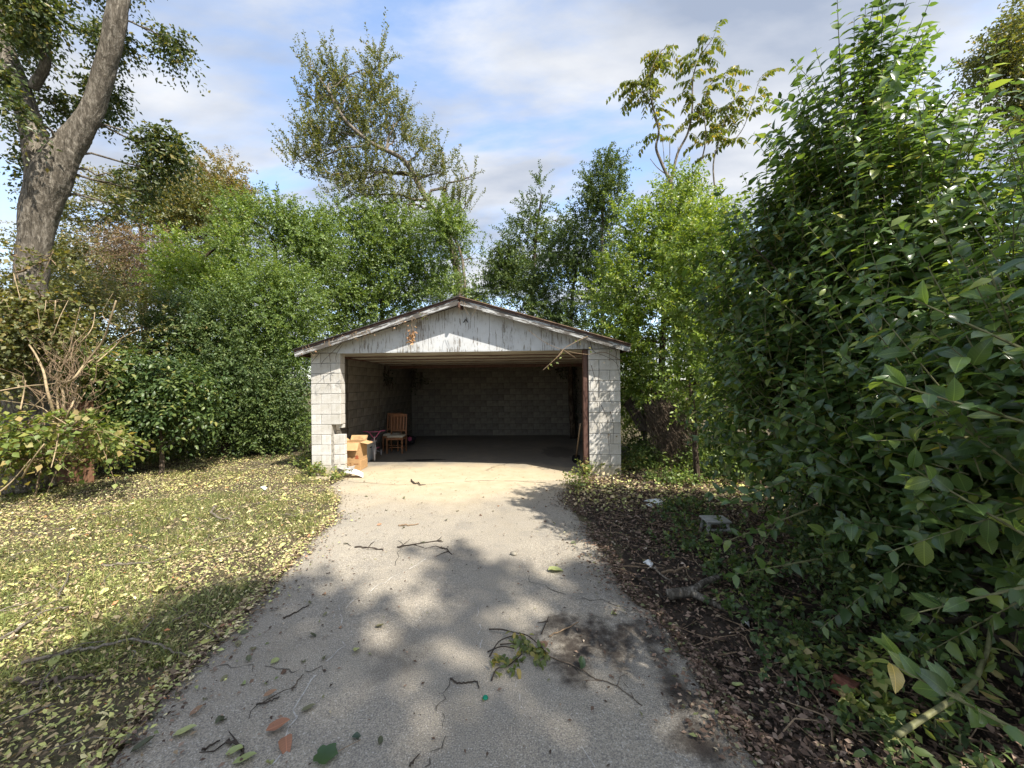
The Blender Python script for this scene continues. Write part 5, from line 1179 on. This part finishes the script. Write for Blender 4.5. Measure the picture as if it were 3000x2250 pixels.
o = link('half_brick', me, None, bc); o.rotation_euler = (.18, .25, .75); tag(o, 'broken red brick with a round core hole on the dark soil', 'brick')
# white plastic rubbish on the bank
MAT['plastic'] = flat('white_plastic', (.62, .63, .61), .45, .4, .12, 6.)
def scrap(name, label, cat, pts, h, mat=None, thick=.006):
    r_ = np.random.default_rng(len(label)); Q = [gp(*p) for p in pts]; zz = [float(hgt(q[0], q[1])) + .02 + h * r_.random() for q in Q]
    mb = MB(); top = [V(q[0], q[1], z) for q, z in zip(Q, zz)]; c = np.mean(top, 0) + V(0, 0, h * .8); n = len(top)
    a = [tuple(t) for t in top] + [tuple(c)]; b = [(t[0], t[1], t[2] - thick) for t in a]
    f = [(i, (i + 1) % n, n) for i in range(n)] + [(n + 1 + (i + 1) % n, n + 1 + i, 2 * n + 1) for i in range(n)] + [(i, n + 1 + i, n + 1 + (i + 1) % n, (i + 1) % n) for i in range(n)]
    mb.add(a + b, f); return mb.thing(name, mat or MAT['plastic'], Q[0] * V(1, 1, 0), label, cat)
scrap('plastic_scrap', 'long white plastic scrap on the brown bank', 'rubbish', [(1886, 1477), (1900, 1470), (1930, 1472), (1950, 1484), (1945, 1491), (1910, 1483)], .05)
scrap('plastic_scrap', 'beige plastic piece just under the long white scrap', 'rubbish', [(1892, 1484), (1905, 1482), (1918, 1487), (1912, 1492), (1895, 1490)], .03)
scrap('cup_lid', 'crushed white cup lid at the edge of the bank', 'rubbish', [(1884, 1655), (1892, 1648), (1905, 1650), (1914, 1660), (1908, 1668), (1893, 1660)], .04)
scrap('paper_scrap', 'tiny white paper scrap on the lawn left of the pier', 'rubbish', [(762, 1436), (772, 1430), (784, 1434), (776, 1441)], .04)
scrap('paper_scrap', 'white crumpled paper on the soil below the bush', 'rubbish', [(2172, 1812), (2180, 1805), (2194, 1812), (2196, 1822), (2185, 1820)], .03)
scrap('paper_scrap', 'white scrap at the foot of the dark left shrubs', 'rubbish', [(595, 1312), (606, 1308), (618, 1312), (612, 1318)], .08)
# low white plastic stool under the bush
sp = gp(2108, 1572); st = empty('plastic_stool', (sp[0], sp[1] + .1, 0), 'low white plastic stool half hidden under the bush', 'stool')
c = V(sp[0], sp[1] + .1, 0)
MAT['stool'] = flat('greyed_white_plastic', (.34, .335, .31), .55, .35, .25, 9.)  # white plastic toned down to a mottled grey
mb = MB(); mb.box(c + V(0, 0, .165), (.28, .22, .022)); mb.box(c + V(0, 0, .145), (.25, .19, .02)); mb.build('seat', MAT['stool'], st, bevel=.006)
for sx in (-1, 1):
    for sy in (-1, 1):
        mb = MB(); mb.beam(c + V(sx * .105, sy * .075, .14), c + V(sx * .13, sy * .095, -.01), .04, .028); mb.build('leg', MAT['stool'], st)
mb = MB(); mb.beam(c + V(-.11, -.085, .07), c + V(.11, -.085, .07), .012, .025); mb.build('stretcher', MAT['stool'], st)

# ------------------------------------------------------------------ things in the garage
# two wooden chairs
MAT['chairwood'] = wood_mat('oak_chair', (.17, .068, .027), (.31, .145, .062), (30, 30, 4), .42, .4)
MAT['cushion'] = flat('cream_cushion', (.50, .45, .35), .9, .15, .15, 25., bmp=.2)
def chair(base, rz, label):
    o = empty('dining_chair', base, label, 'chair'); o.rotation_euler = (0, 0, rz)
    def part(name, mb, mat, bev=0, sm=False): return link(name, mb.mesh(name, mat, (0, 0, 0), sm, bev), o)
    w, dp, sh, ht = .43, .42, .43, 1.0                # local: faces -y
    for sx in (-1, 1):
        mb = MB(); mb.box((sx * (w / 2 - .018), -dp / 2 + .02, sh / 2 - .01), (.036, .036, sh - .02)); part('leg', mb, MAT['chairwood'], .003)
        mb = MB(); mb.beam((sx * (w / 2 - .018), dp / 2 - .02, 0), (sx * (w / 2 - .018), dp / 2 - .03, sh), .034, .036, up=(0, 1, 0)); mb.beam((sx * (w / 2 - .018), dp / 2 - .03, sh - .002), (sx * (w / 2 - .022), dp / 2 + .05, ht), .034, .034, up=(0, 1, 0)); part('rear_leg', mb, MAT['chairwood'])
        mb = MB(); mb.box((sx * (w / 2 - .018), 0, sh - .045), (.022, dp - .08, .06)); part('side_rail', mb, MAT['chairwood'])
        mb = MB(); mb.box((sx * (w / 2 - .018), 0, .13), (.02, dp - .08, .025)); part('stretcher', mb, MAT['chairwood'])
    for y in (-dp / 2 + .02, dp / 2 - .03):
        mb = MB(); mb.box((0, y, sh - .045), (w - .075, .022, .06)); part('seat_rail', mb, MAT['chairwood'])
    mb = MB(); mb.box((0, .0, .13), (w - .06, .02, .025)); part('stretcher', mb, MAT['chairwood'])
    mb = MB(); mb.box((0, -.01, sh + .012), (w - .005, dp - .03, .05), taper=.93); part('cushion', mb, MAT['cushion'], .014, True)
    mb = MB(); mb.box((0, dp / 2 + .045, ht - .035), (w - .07, .022, .075)); part('top_rail', mb, MAT['chairwood'], .004)
    mb = MB(); mb.box((0, dp / 2 - .018, sh + .13), (w - .07, .022, .05)); part('lower_rail', mb, MAT['chairwood'], .003)
    for k in range(4):
        x = -.125 + k * .083; mb = MB(); mb.beam((x, dp / 2 - .018, sh + .15), (x, dp / 2 + .043, ht - .07), .048, .012, up=(0, 1, 0)); part('slat', mb, MAT['chairwood'])
    return o
p = gp(1155, 1330); chair((p[0], p[1] + .2, .005), .04, 'wooden slat back chair with cream seat, nearer of the two')
chair((p[0] - .24, p[1] + .56, .005), .06, 'wooden chair mostly hidden behind the nearer chair')
# cardboard boxes
MAT['card'] = flat('cardboard', (.44, .275, .135), .85, .15, .12, 14.)
MAT['cardlight'] = flat('cardboard_inside', (.50, .33, .17), .85, .15, .10, 14.)
MAT['print'] = flat('box_print', (.16, .06, .03), .8, .2, .2); MAT['printblack'] = flat('heart_print', (.03, .025, .02), .8, .2, .2); MAT['printred'] = flat('red_print', (.36, .07, .03), .8, .2, .2)
bx = gp(1031, 1379); y0 = bx[1]; X0 = gp(1006, 1379)[0]; X1 = gp(1056, 1379)[0]; bw = X1 - X0; bd = .36; cxb = (X0 + X1) / 2
lo = empty('cardboard_box', (cxb, y0 + bd / 2, 0), 'lower cardboard box carrying the open one inside the left pier', 'box')
mb = MB(); mb.box((cxb, y0 + bd / 2, .105), (bw, bd, .20)); mb.build('carton', MAT['card'], lo, bevel=.004)
mb = MB()
for i, (a, l, z) in enumerate([(-.10, .05, .13), (-.03, .03, .15), (.09, .10, .14), (-.02, .02, .12)]): mb.box((cxb + a, y0 - .0025, z), (l, .003, .012))
mb.build('print', MAT['print'], lo)
hb = .385; z0 = .207; cu = cxb - .012
ub = empty('cardboard_box', (cu, y0 + bd / 2, z0), 'open topped cardboard box with a heart mark and loose flaps', 'box')
for nm, c, dd_ in [('front_panel', (cu, y0 + .004, z0 + hb / 2), (bw, .006, hb)), ('back_panel', (cu, y0 + bd - .004, z0 + hb / 2), (bw, .006, hb)), ('side_panel', (cu - bw / 2 + .003, y0 + bd / 2, z0 + hb / 2), (.006, bd - .014, hb)), ('side_panel', (cu + bw / 2 - .003, y0 + bd / 2, z0 + hb / 2), (.006, bd - .014, hb)), ('bottom_panel', (cu, y0 + bd / 2, z0 + .006), (bw - .014, bd - .014, .006))]:
    mb = MB(); mb.box(c, dd_); mb.build(nm, MAT['card'], ub)
def flap(a, b, dvec):
    a, b, dvec = V(*a), V(*b), V(*dvec); n_ = nrm(np.cross(b - a, dvec)) * .005; mb = MB(); mb.prism([a, b, b + dvec, a + dvec], n_); mb.build('flap', MAT['cardlight'], ub)
zt = z0 + hb
flap((cu - bw / 2, y0 - .004, zt), (cu + bw / 2 - .01, y0 - .004, zt), (-.006, -.085, -.155))
flap((cu - bw / 2, y0 + bd, zt), (cu + bw / 2, y0 + bd, zt), (.0, .06, .10))
flap((cu + bw / 2, y0 + .02, zt), (cu + bw / 2, y0 + bd - .02, zt), (.17, .0, -.035))
flap((cu - bw / 2, y0 + .02, zt), (cu - bw / 2, y0 + bd - .02, zt), (-.09, .0, .06))
hz = z0 + .20; hx = cu - .115; pts = []
for i in range(24):
    t = i / 24 * 2 * math.pi; pts.append((hx + .0018 * 16 * math.sin(t) ** 3, y0 - .0012, hz + .0018 * (13 * math.cos(t) - 5 * math.cos(2 * t) - 2 * math.cos(3 * t) - math.cos(4 * t))))
mb = MB(); mb.prism(pts, (0, -.0015, 0)); mb.build('heart_mark', MAT['printblack'], ub)
mb = MB()
for a, l, z in [(-.09, .09, .075), (.02, .06, .08), (.02, .05, .06)]: mb.box((cu + a, y0 - .001, z0 + z), (l, .003, .010))
mb.build('print', MAT['print'], ub)
mb = MB()
for l, z in [(.06, .065), (.08, .085), (.05, .105), (.085, .045)]: mb.box((cu + .12, y0 - .001, z0 + z), (l, .003, .011))
mb.build('print', MAT['printred'], ub)
# grey storage tote
MAT['tote'] = flat('tote_grey', (.50, .52, .53), .4, .4, .1, 5.)
tc = V(gp(1058, 1366)[0] - .21, 8.88, 0); to = empty('storage_tote', (tc[0], tc[1], 0), 'pale grey plastic storage tote behind the cardboard boxes', 'tote')
mb = MB()
for zz_, s_ in ((0, .88), (.44, 1.)): pass
def ring_box(z, sx, sy): return [(tc[0] - sx, tc[1] - sy, z), (tc[0] + sx, tc[1] - sy, z), (tc[0] + sx, tc[1] + sy, z), (tc[0] - sx, tc[1] + sy, z)]
v = ring_box(.006, .175, .27) + ring_box(.44, .205, .30) + ring_box(.44, .195, .29) + ring_box(.02, .165, .26); f = [(0, 3, 2, 1), (12, 13, 14, 15)]
for a, b in ((0, 4), (4, 8), (8, 12)):
    for i in range(4): f.append((a + i, a + (i + 1) % 4, b + (i + 1) % 4, b + i))
mb.add(v, f); mb.build('tub', MAT['tote'], to)
mb = MB(); mb.add(ring_box(.42, .206, .301) + ring_box(.42, .222, .317) + ring_box(.452, .222, .317) + ring_box(.452, .197, .292), [(a + i, a + (i + 1) % 4, (a + 4) % 16 + (i + 1) % 4, (a + 4) % 16 + i) for a in (0, 4, 8, 12) for i in range(4)]); mb.build('rim', MAT['tote'], to)
mb = MB(); mb.box((tc[0] + .197, tc[1] + .02, .33), (.018, .10, .022), Matrix.Rotation(.07, 3, 'Y')); mb.build('handle', MAT['black'], to)
for dy_ in (-.18, .18):
    mb = MB(); mb.box((tc[0] + .19, tc[1] + dy_, .2), (.014, .02, .36), Matrix.Rotation(.068, 3, 'Y')); mb.build('rib', MAT['tote'], to)
# small pink bicycle
MAT['pink'] = flat('pink_paint', (.42, .085, .17), .35, .5, .15); MAT['whitepl'] = flat('white_bike_plastic', (.55, .53, .53), .45, .4, .1); MAT['tyre'] = flat('tyre_rubber', (.03, .03, .03), .8, .3, .3)
b0 = at(1092, 1125, 9.45) * V(1, 1, 0); bk = empty('kids_bicycle', b0, 'small pink and white child bicycle between the tote and the chairs', 'bicycle')
fw, rw, wr_ = b0 + V(.16, -.33, .155), b0 + V(-.12, .33, .155), .15
dirb = nrm(fw - rw); sidb = nrm(np.cross(dirb, V(0, 0, 1)))
for c in (fw, rw):
    P = np.array([c + wr_ * (math.cos(t) * dirb + math.sin(t) * V(0, 0, 1)) for t in np.linspace(0, 2 * math.pi, 25)])
    mb = MB(); mb.tube(P, .022, 7, False); w_ = mb.build('wheel', MAT['whitepl'], bk, smooth=True)
    mb = MB(); mb.tube(c + (P - c) * .85, .010, 5, False); mb.build('rim', MAT['whitepl'], w_)
    for t in np.linspace(0, math.pi, 6, endpoint=False):
        e = .12 * (math.cos(t) * dirb + math.sin(t) * V(0, 0, 1)); mb = MB(); mb.tube([c - e, c + e], .003, 4); mb.build('spoke', MAT['whitepl'], w_)
head = fw - dirb * .10 + V(0, 0, .28); bbk = b0 + V(.02, -.02, .19); seatp = bbk - dirb * .12 + V(0, 0, .20)
mb = MB()
for a, b in ((head, bbk), (bbk, seatp), (bbk, rw), (seatp, rw), (head, bbk + V(0, 0, .05))): mb.tube([a, (a + b) / 2, b], .014, 7)
mb.build('frame', MAT['pink'], bk, smooth=True)
mb = MB(); mb.tube([fw + sidb * .035, fw + sidb * .035 + V(0, 0, .15), head], .010, 6); mb.tube([fw - sidb * .035, fw - sidb * .035 + V(0, 0, .15), head], .010, 6); mb.tube([head, head + V(0, .01, .12)], .013, 7); mb.build('fork', MAT['whitepl'], bk, smooth=True)
hb0 = head + V(0, .01, .11); mb = MB(); mb.tube(smooth_path([hb0 - sidb * .25 - dirb * .06 + V(0, 0, .14), hb0 - sidb * .13 + V(0, 0, .13), hb0 - sidb * .03, hb0 + sidb * .03, hb0 + sidb * .13 + V(0, 0, .13), hb0 + sidb * .25 - dirb * .06 + V(0, 0, .14)], 4), .011, 7); mb.tube([hb0 - sidb * .13 + V(0, 0, .13), hb0 + sidb * .13 + V(0, 0, .13)], .009, 6); mb.build('handlebar', MAT['pink'], bk, smooth=True)
mb = MB(); mb.box(seatp + V(0, 0, .04), (.12, .2, .045), Matrix.Rotation(.3, 3, 'Z'), .8); mb.build('saddle', MAT['pink'], bk, bevel=.012)
for s in (-1, 1):
    mb = MB(); q_ = bbk + sidb * s * .10 + V(0, 0, -.07 * s); mb.tube([bbk + sidb * s * .05, bbk + sidb * s * .06 + V(0, 0, -.07 * s)], .008, 5); mb.box(q_, (.05, .08, .018)); mb.build('pedal', MAT['pink'], bk)
    mb = MB(); cw = rw + sidb * s * .17 - V(0, 0, .085); P = np.array([cw + .058 * (math.cos(t) * dirb + math.sin(t) * V(0, 0, 1)) for t in np.linspace(0, 2 * math.pi, 15)]); mb.tube(P, .014, 6, False); mb.tube([rw, cw], .006, 5); mb.build('training_wheel', MAT['whitepl'], bk, smooth=True)
# dark bag with a pink flower behind the chairs
MAT['bag'] = flat('dark_bag', (.025, .022, .025), .8, .2, .3, 9.)
q_ = gp(1188, 1306); bm = bmesh.new(); bmesh.ops.create_icosphere(bm, subdivisions=3, radius=.2)
for v_ in bm.verts: v_.co.x *= 1.3; v_.co.z *= .75; v_.co *= 1 + .12 * math.sin(v_.co.x * 19) * math.cos(v_.co.z * 23 + v_.co.y * 11)
me = bpy.data.meshes.new('bag'); bm.to_mesh(me); bm.free(); me.materials.append(MAT['bag']); me.polygons.foreach_set('use_smooth', np.ones(len(me.polygons), bool))
bg = link('dark_bag', me, None, (q_[0], q_[1] + .2, .14)); tag(bg, 'dark sack with a pink patch on the floor behind the chairs', 'bag')
mb = MB(); mb.add([(.12 + .05 * math.cos(a) * (1 + .3 * (k % 2)), -.17 + .02 * math.cos(a), .06 + .06 * math.sin(a) * (1 + .3 * (k % 2))) for k, a in enumerate(np.linspace(0, 6.283, 13)[:-1])] + [(.13, -.22, .06)], [(i, (i + 1) % 12, 12) for i in range(12)]); link('patch', mb.mesh('patch', MAT['pink']), bg)
# shovel at the right post
MAT['handle'] = wood_mat('shovel_handle', (.19, .13, .08), (.30, .22, .14), (30, 30, 3))
sa = gp(1686, 1358) + V(0, 0, .01); sbp = V(XR - PW - .12, YF + .32, .98); sd_ = nrm(sbp - sa); sh_ = empty('shovel', sa, 'old shovel with dark blade leaning on the right door post', 'shovel')
mb = MB(); mb.tube([sa + sd_ * .22, sa + sd_ * .6, sbp], [.017, .016, .015], 8); mb.build('handle', MAT['handle'], sh_, smooth=True)
sx_ = nrm(np.cross(sd_, V(0, 1, 0))); sn = np.cross(sx_, sd_)
prof = [(0, .0), (.03, .05), (.10, .085), (.20, .09), (.27, .08), (.285, .025), (.36, .02)]
v = []; f = []
for h, w_ in prof:
    for s in (-1, 0, 1): v.append(sa + sd_ * h + sx_ * (s * w_) + sn * (.018 * (1 - abs(s))))
for i in range(len(prof) - 1):
    for j in (0, 1): f.append((i * 3 + j, i * 3 + j + 1, (i + 1) * 3 + j + 1, (i + 1) * 3 + j))
n = len(v); v2 = [p + sn * .004 for p in v]; mb = MB(); mb.add(v + v2, f + [tuple(n + i for i in q[::-1]) for q in f]); mb.build('blade', MAT['black'], sh_, smooth=True)
# broken sheets and rubble by the left pier
MAT['greycard'] = flat('grey_board', (.34, .32, .29), .85, .2, .2, 10.); MAT['paper'] = flat('white_sheet', (.72, .71, .68), .7, .3, .06, 5.)
def sheet(label, c, ax, ay, bend, mat, name, cat):
    c, ax, ay = V(*c), V(*ax), V(*ay); n_ = nrm(np.cross(ax, ay)); m = 8; v = []; f = []
    for i in range(m + 1):
        t = i / m - .5
        for s in (-.5, .5): v.append(c + ax * t + ay * s + n_ * bend * (t * t * 4 - 1))
    for i in range(m): f.append((2 * i, 2 * i + 2, 2 * i + 3, 2 * i + 1))
    n = len(v); v += [p + n_ * .004 for p in v]; f += [tuple(n + i for i in q[::-1]) for q in f]
    mb = MB(); mb.add(v, f); return mb.thing(name, mat, c * V(1, 1, 0), label, cat, smooth=True)
e0 = gp(1018, 1400)
sheet('curled white sheet lying before the cardboard boxes', e0 + V(.12, .02, .09), (.34, .05, -.10), (.07, -.16, -.06), .035, MAT['paper'], 'white_sheet', 'sheet')
sheet('bent grey board leaning at the broken pier corner', e0 + V(-.06, .08, .21), (.30, .06, -.05), (.06, -.20, -.03), -.04, MAT['greycard'], 'grey_board', 'board')
sheet('ribbed grey fragment standing at the foot of the left pier', e0 + V(-.17, -.0, .09), (.20, .02, -.03), (.03, -.05, .17), .02, MAT['greycard'], 'grey_board', 'board')
sheet('dark cardboard flap leaning between pier and box', (X0 - .10, y0 + .12, .28), (.20, .0, .34), (.0, .25, .0), .01, MAT['greycard'], 'cardboard_sheet', 'board')
# ------------------------------------------------------------------ vines on the garage
r9 = np.random.default_rng(44)
# hanging clump of dead leaves
dl0 = at(1206, 985, 7.25); dl = empty('dead_leaf_clump', dl0, 'clump of dry orange leaves hanging from the left rake', 'dead leaves'); mb = MB()
for k in range(3): mb.tube(jpath(at(1203 + 6 * k, 930, 7.2), dl0 + V(r9.normal(0, .03), 0, .05), 5, .03, r9), .004, 4)
mb.build('stem', B['vinestem'], dl)
LMd = [mesh_np('leaf', t[0], t[1], G['dry'], True) for t in fl_t[:3]]
for k in range(46):
    p = dl0 + r9.normal(0, 1, 3) * V(.035, .03, .07) + V(0, 0, -.02); place_leaf(LMd[k % 3], p, r9.normal(0, .5, 3) + V(0, 0, -.8), r9.normal(0, 1, 3), r9.uniform(.05, .085), dl)
# vine shoots at the right corner
def vine(name, label, lines, r, lm, leaf_at, ls, mat, n_leaf=3):
    base = lines[0][0]; o = empty(name, base, label, 'vine'); mb = MB()
    for ln in lines: mb.tube(smooth_path(ln, 5), np.linspace(r, r * .45, 5 * (len(ln) - 1) + 1 if len(ln) > 2 else 2), 5)
    mb.build('stem', mat, o, smooth=True)
    if leaf_at:
        me = [mesh_np('leaf', T16[0], T16[1], lm, True)]
        for p in leaf_at:
            for k in range(n_leaf): place_leaf(me[0], p + r9.normal(0, .035, 3), r9.normal(0, 1, 3), r9.normal(0, .7, 3) + V(0, -.5, .7), ls * r9.uniform(.7, 1.2), o)
    return o
def A(px, py, d=7.2): return at(px, py, d)
vine('vine', 'long bare vine runner swinging across the right corner of the gable', [[A(1825, 1060, 7.28), A(1795, 1042), A(1765, 1032), A(1720, 1038), A(1660, 1028, 7.0), A(1600, 1005, 6.9), A(1545, 965, 6.9)]], .007, G['vine'], [A(1790, 1040, 7.15), A(1735, 1030, 7.1)], .05, B['vinestem'])
vine('vine', 'twisted vine shoot with pale leaves hanging into the doorway', [[A(1722, 985, 7.1), A(1690, 1000, 7.), A(1655, 1020, 6.9), A(1630, 1048, 6.8), A(1612, 1065, 6.75), A(1590, 1085, 6.7)], [A(1652, 1022, 6.9), A(1640, 1040, 6.85), A(1622, 1055, 6.8)], [A(1655, 1028, 6.9), A(1688, 1050, 6.9)]], .0065, G['vine'], [A(1616, 1062, 6.78), A(1624, 1058, 6.78), A(1697, 998, 7.0), A(1640, 1042, 6.85), A(1715, 988, 7.1), A(1608, 1072, 6.75)], .05, B['vinestem'])
lines = [[A(1728, 1000, 7.2), A(1740, 1030), A(1770, 1042), A(1800, 1058), A(1818, 1085)], [A(1790, 1005), A(1805, 1030), A(1805, 1055), A(1815, 1100)], [A(1732, 1070, 7.26), A(1742, 1105, 7.26), A(1748, 1135, 7.26)], [A(1737, 1150, 7.26), A(1752, 1190, 7.26)], [A(1760, 1185, 7.26), A(1778, 1225, 7.26), A(1781, 1265, 7.26)], [A(1788, 1205, 7.26), A(1797, 1245, 7.26), A(1796, 1300, 7.26)], [A(1755, 1080, 7.26), A(1753, 1150, 7.26), A(1750, 1190, 7.26)], [A(1783, 1270, 7.26), A(1785, 1330, 7.26)]]
vine('vine', 'dark dry creeper stems stuck to the right pier', lines, .006, G['brown'], [A(1757, 1055, 7.24), A(1788, 1053, 7.24), A(1779, 1275, 7.24), A(1790, 1287, 7.24)], .05, B['dark'], 1)
lines = [[A(935, 1035, 7.36), A(918, 1055, 7.4), A(908, 1070, 7.4)], [A(1005, 1000, 7.3), A(975, 1030, 7.38), A(945, 1060, 7.4), A(940, 1075, 7.4)], [A(965, 1035, 7.4), A(968, 1060, 7.4)], [A(985, 1060, 7.42), A(985, 1040, 7.42), A(1003, 1010, 7.3)]]
vine('vine', 'thin bare creeper stems over the top of the left pier', lines, .006, G['brown'], [], .05, B['dark'])
lines = []; lv = []
for k in range(26):
    t = r9.random(); px = 880 + t * 420; py = 1022 - t * 128 + r9.normal(0, 3); a = A(px, py, 7.12); lines.append([a, a + V(r9.normal(0, .05), -.01, -.06), a + V(r9.normal(0, .09), -.01, -r9.uniform(.06, .17))])
    if r9.random() < .55: lv.append(lines[-1][-1])
vine('vine', 'tangle of short dry vine ends dangling along the left rake board', lines, .004, G['dry'], lv, .04, B['vinestem'], 1)
lines = [[A(1348, 885, 7.12), A(1345, 905, 7.12), A(1344, 920, 7.12)], [A(1352, 882, 7.12), A(1362, 905, 7.12), A(1374, 926, 7.12)], [A(1360, 885, 7.12), A(1368, 905, 7.12)], [A(1395, 895, 7.12), A(1392, 910, 7.12), A(1381, 930, 7.12)]]
vine('vine', 'few thin roots dangling under the roof peak', lines, .004, G['dry'], [], .04, B['vinestem'])
lines = [[A(1236, 930, 7.12), A(1245, 928, 7.12), A(1252, 925, 7.12)]]
vine('vine', 'small sprig of green leaves under the left rake', lines, .004, G['vine'], [A(1238, 928, 7.1), A(1247, 927, 7.1)], .045, B['vinestem'], 3)
# dark ivy inside: patch on the inner wall and thick growth in the far right corner
def ivy(name, label, pts, n, seed):
    r = np.random.default_rng(seed); k = r.integers(0, len(pts), n); c = np.array([p[0] for p in pts])[k]; s = np.array([p[1] for p in pts])[k]
    P = c + s * r.normal(0, 1, (n, 3)); N_ = np.array([p[2] for p in pts])[k] + r.normal(0, .4, (n, 3)); D_ = r.normal(0, 1, (n, 3)) + V(0, 0, -.4)
    v, f = scatter(TW, P, D_, N_, r.uniform(.05, .09, n)); base = P.mean(0); base[2] = 0; o = empty(name, base, label, 'ivy'); link('foliage', mesh_np('foliage', v - base, f, G['ivy']), o)
    mb = MB()
    for i in range(14):
        a = c[r.integers(0, n)]; mb.tube(jpath(a + V(0, 0, .3), a + V(r.normal(0, .02), r.normal(0, .2), -.3), 5, .05, r), .005, 4, False)
    mb.build('stem', B['dark'], o)
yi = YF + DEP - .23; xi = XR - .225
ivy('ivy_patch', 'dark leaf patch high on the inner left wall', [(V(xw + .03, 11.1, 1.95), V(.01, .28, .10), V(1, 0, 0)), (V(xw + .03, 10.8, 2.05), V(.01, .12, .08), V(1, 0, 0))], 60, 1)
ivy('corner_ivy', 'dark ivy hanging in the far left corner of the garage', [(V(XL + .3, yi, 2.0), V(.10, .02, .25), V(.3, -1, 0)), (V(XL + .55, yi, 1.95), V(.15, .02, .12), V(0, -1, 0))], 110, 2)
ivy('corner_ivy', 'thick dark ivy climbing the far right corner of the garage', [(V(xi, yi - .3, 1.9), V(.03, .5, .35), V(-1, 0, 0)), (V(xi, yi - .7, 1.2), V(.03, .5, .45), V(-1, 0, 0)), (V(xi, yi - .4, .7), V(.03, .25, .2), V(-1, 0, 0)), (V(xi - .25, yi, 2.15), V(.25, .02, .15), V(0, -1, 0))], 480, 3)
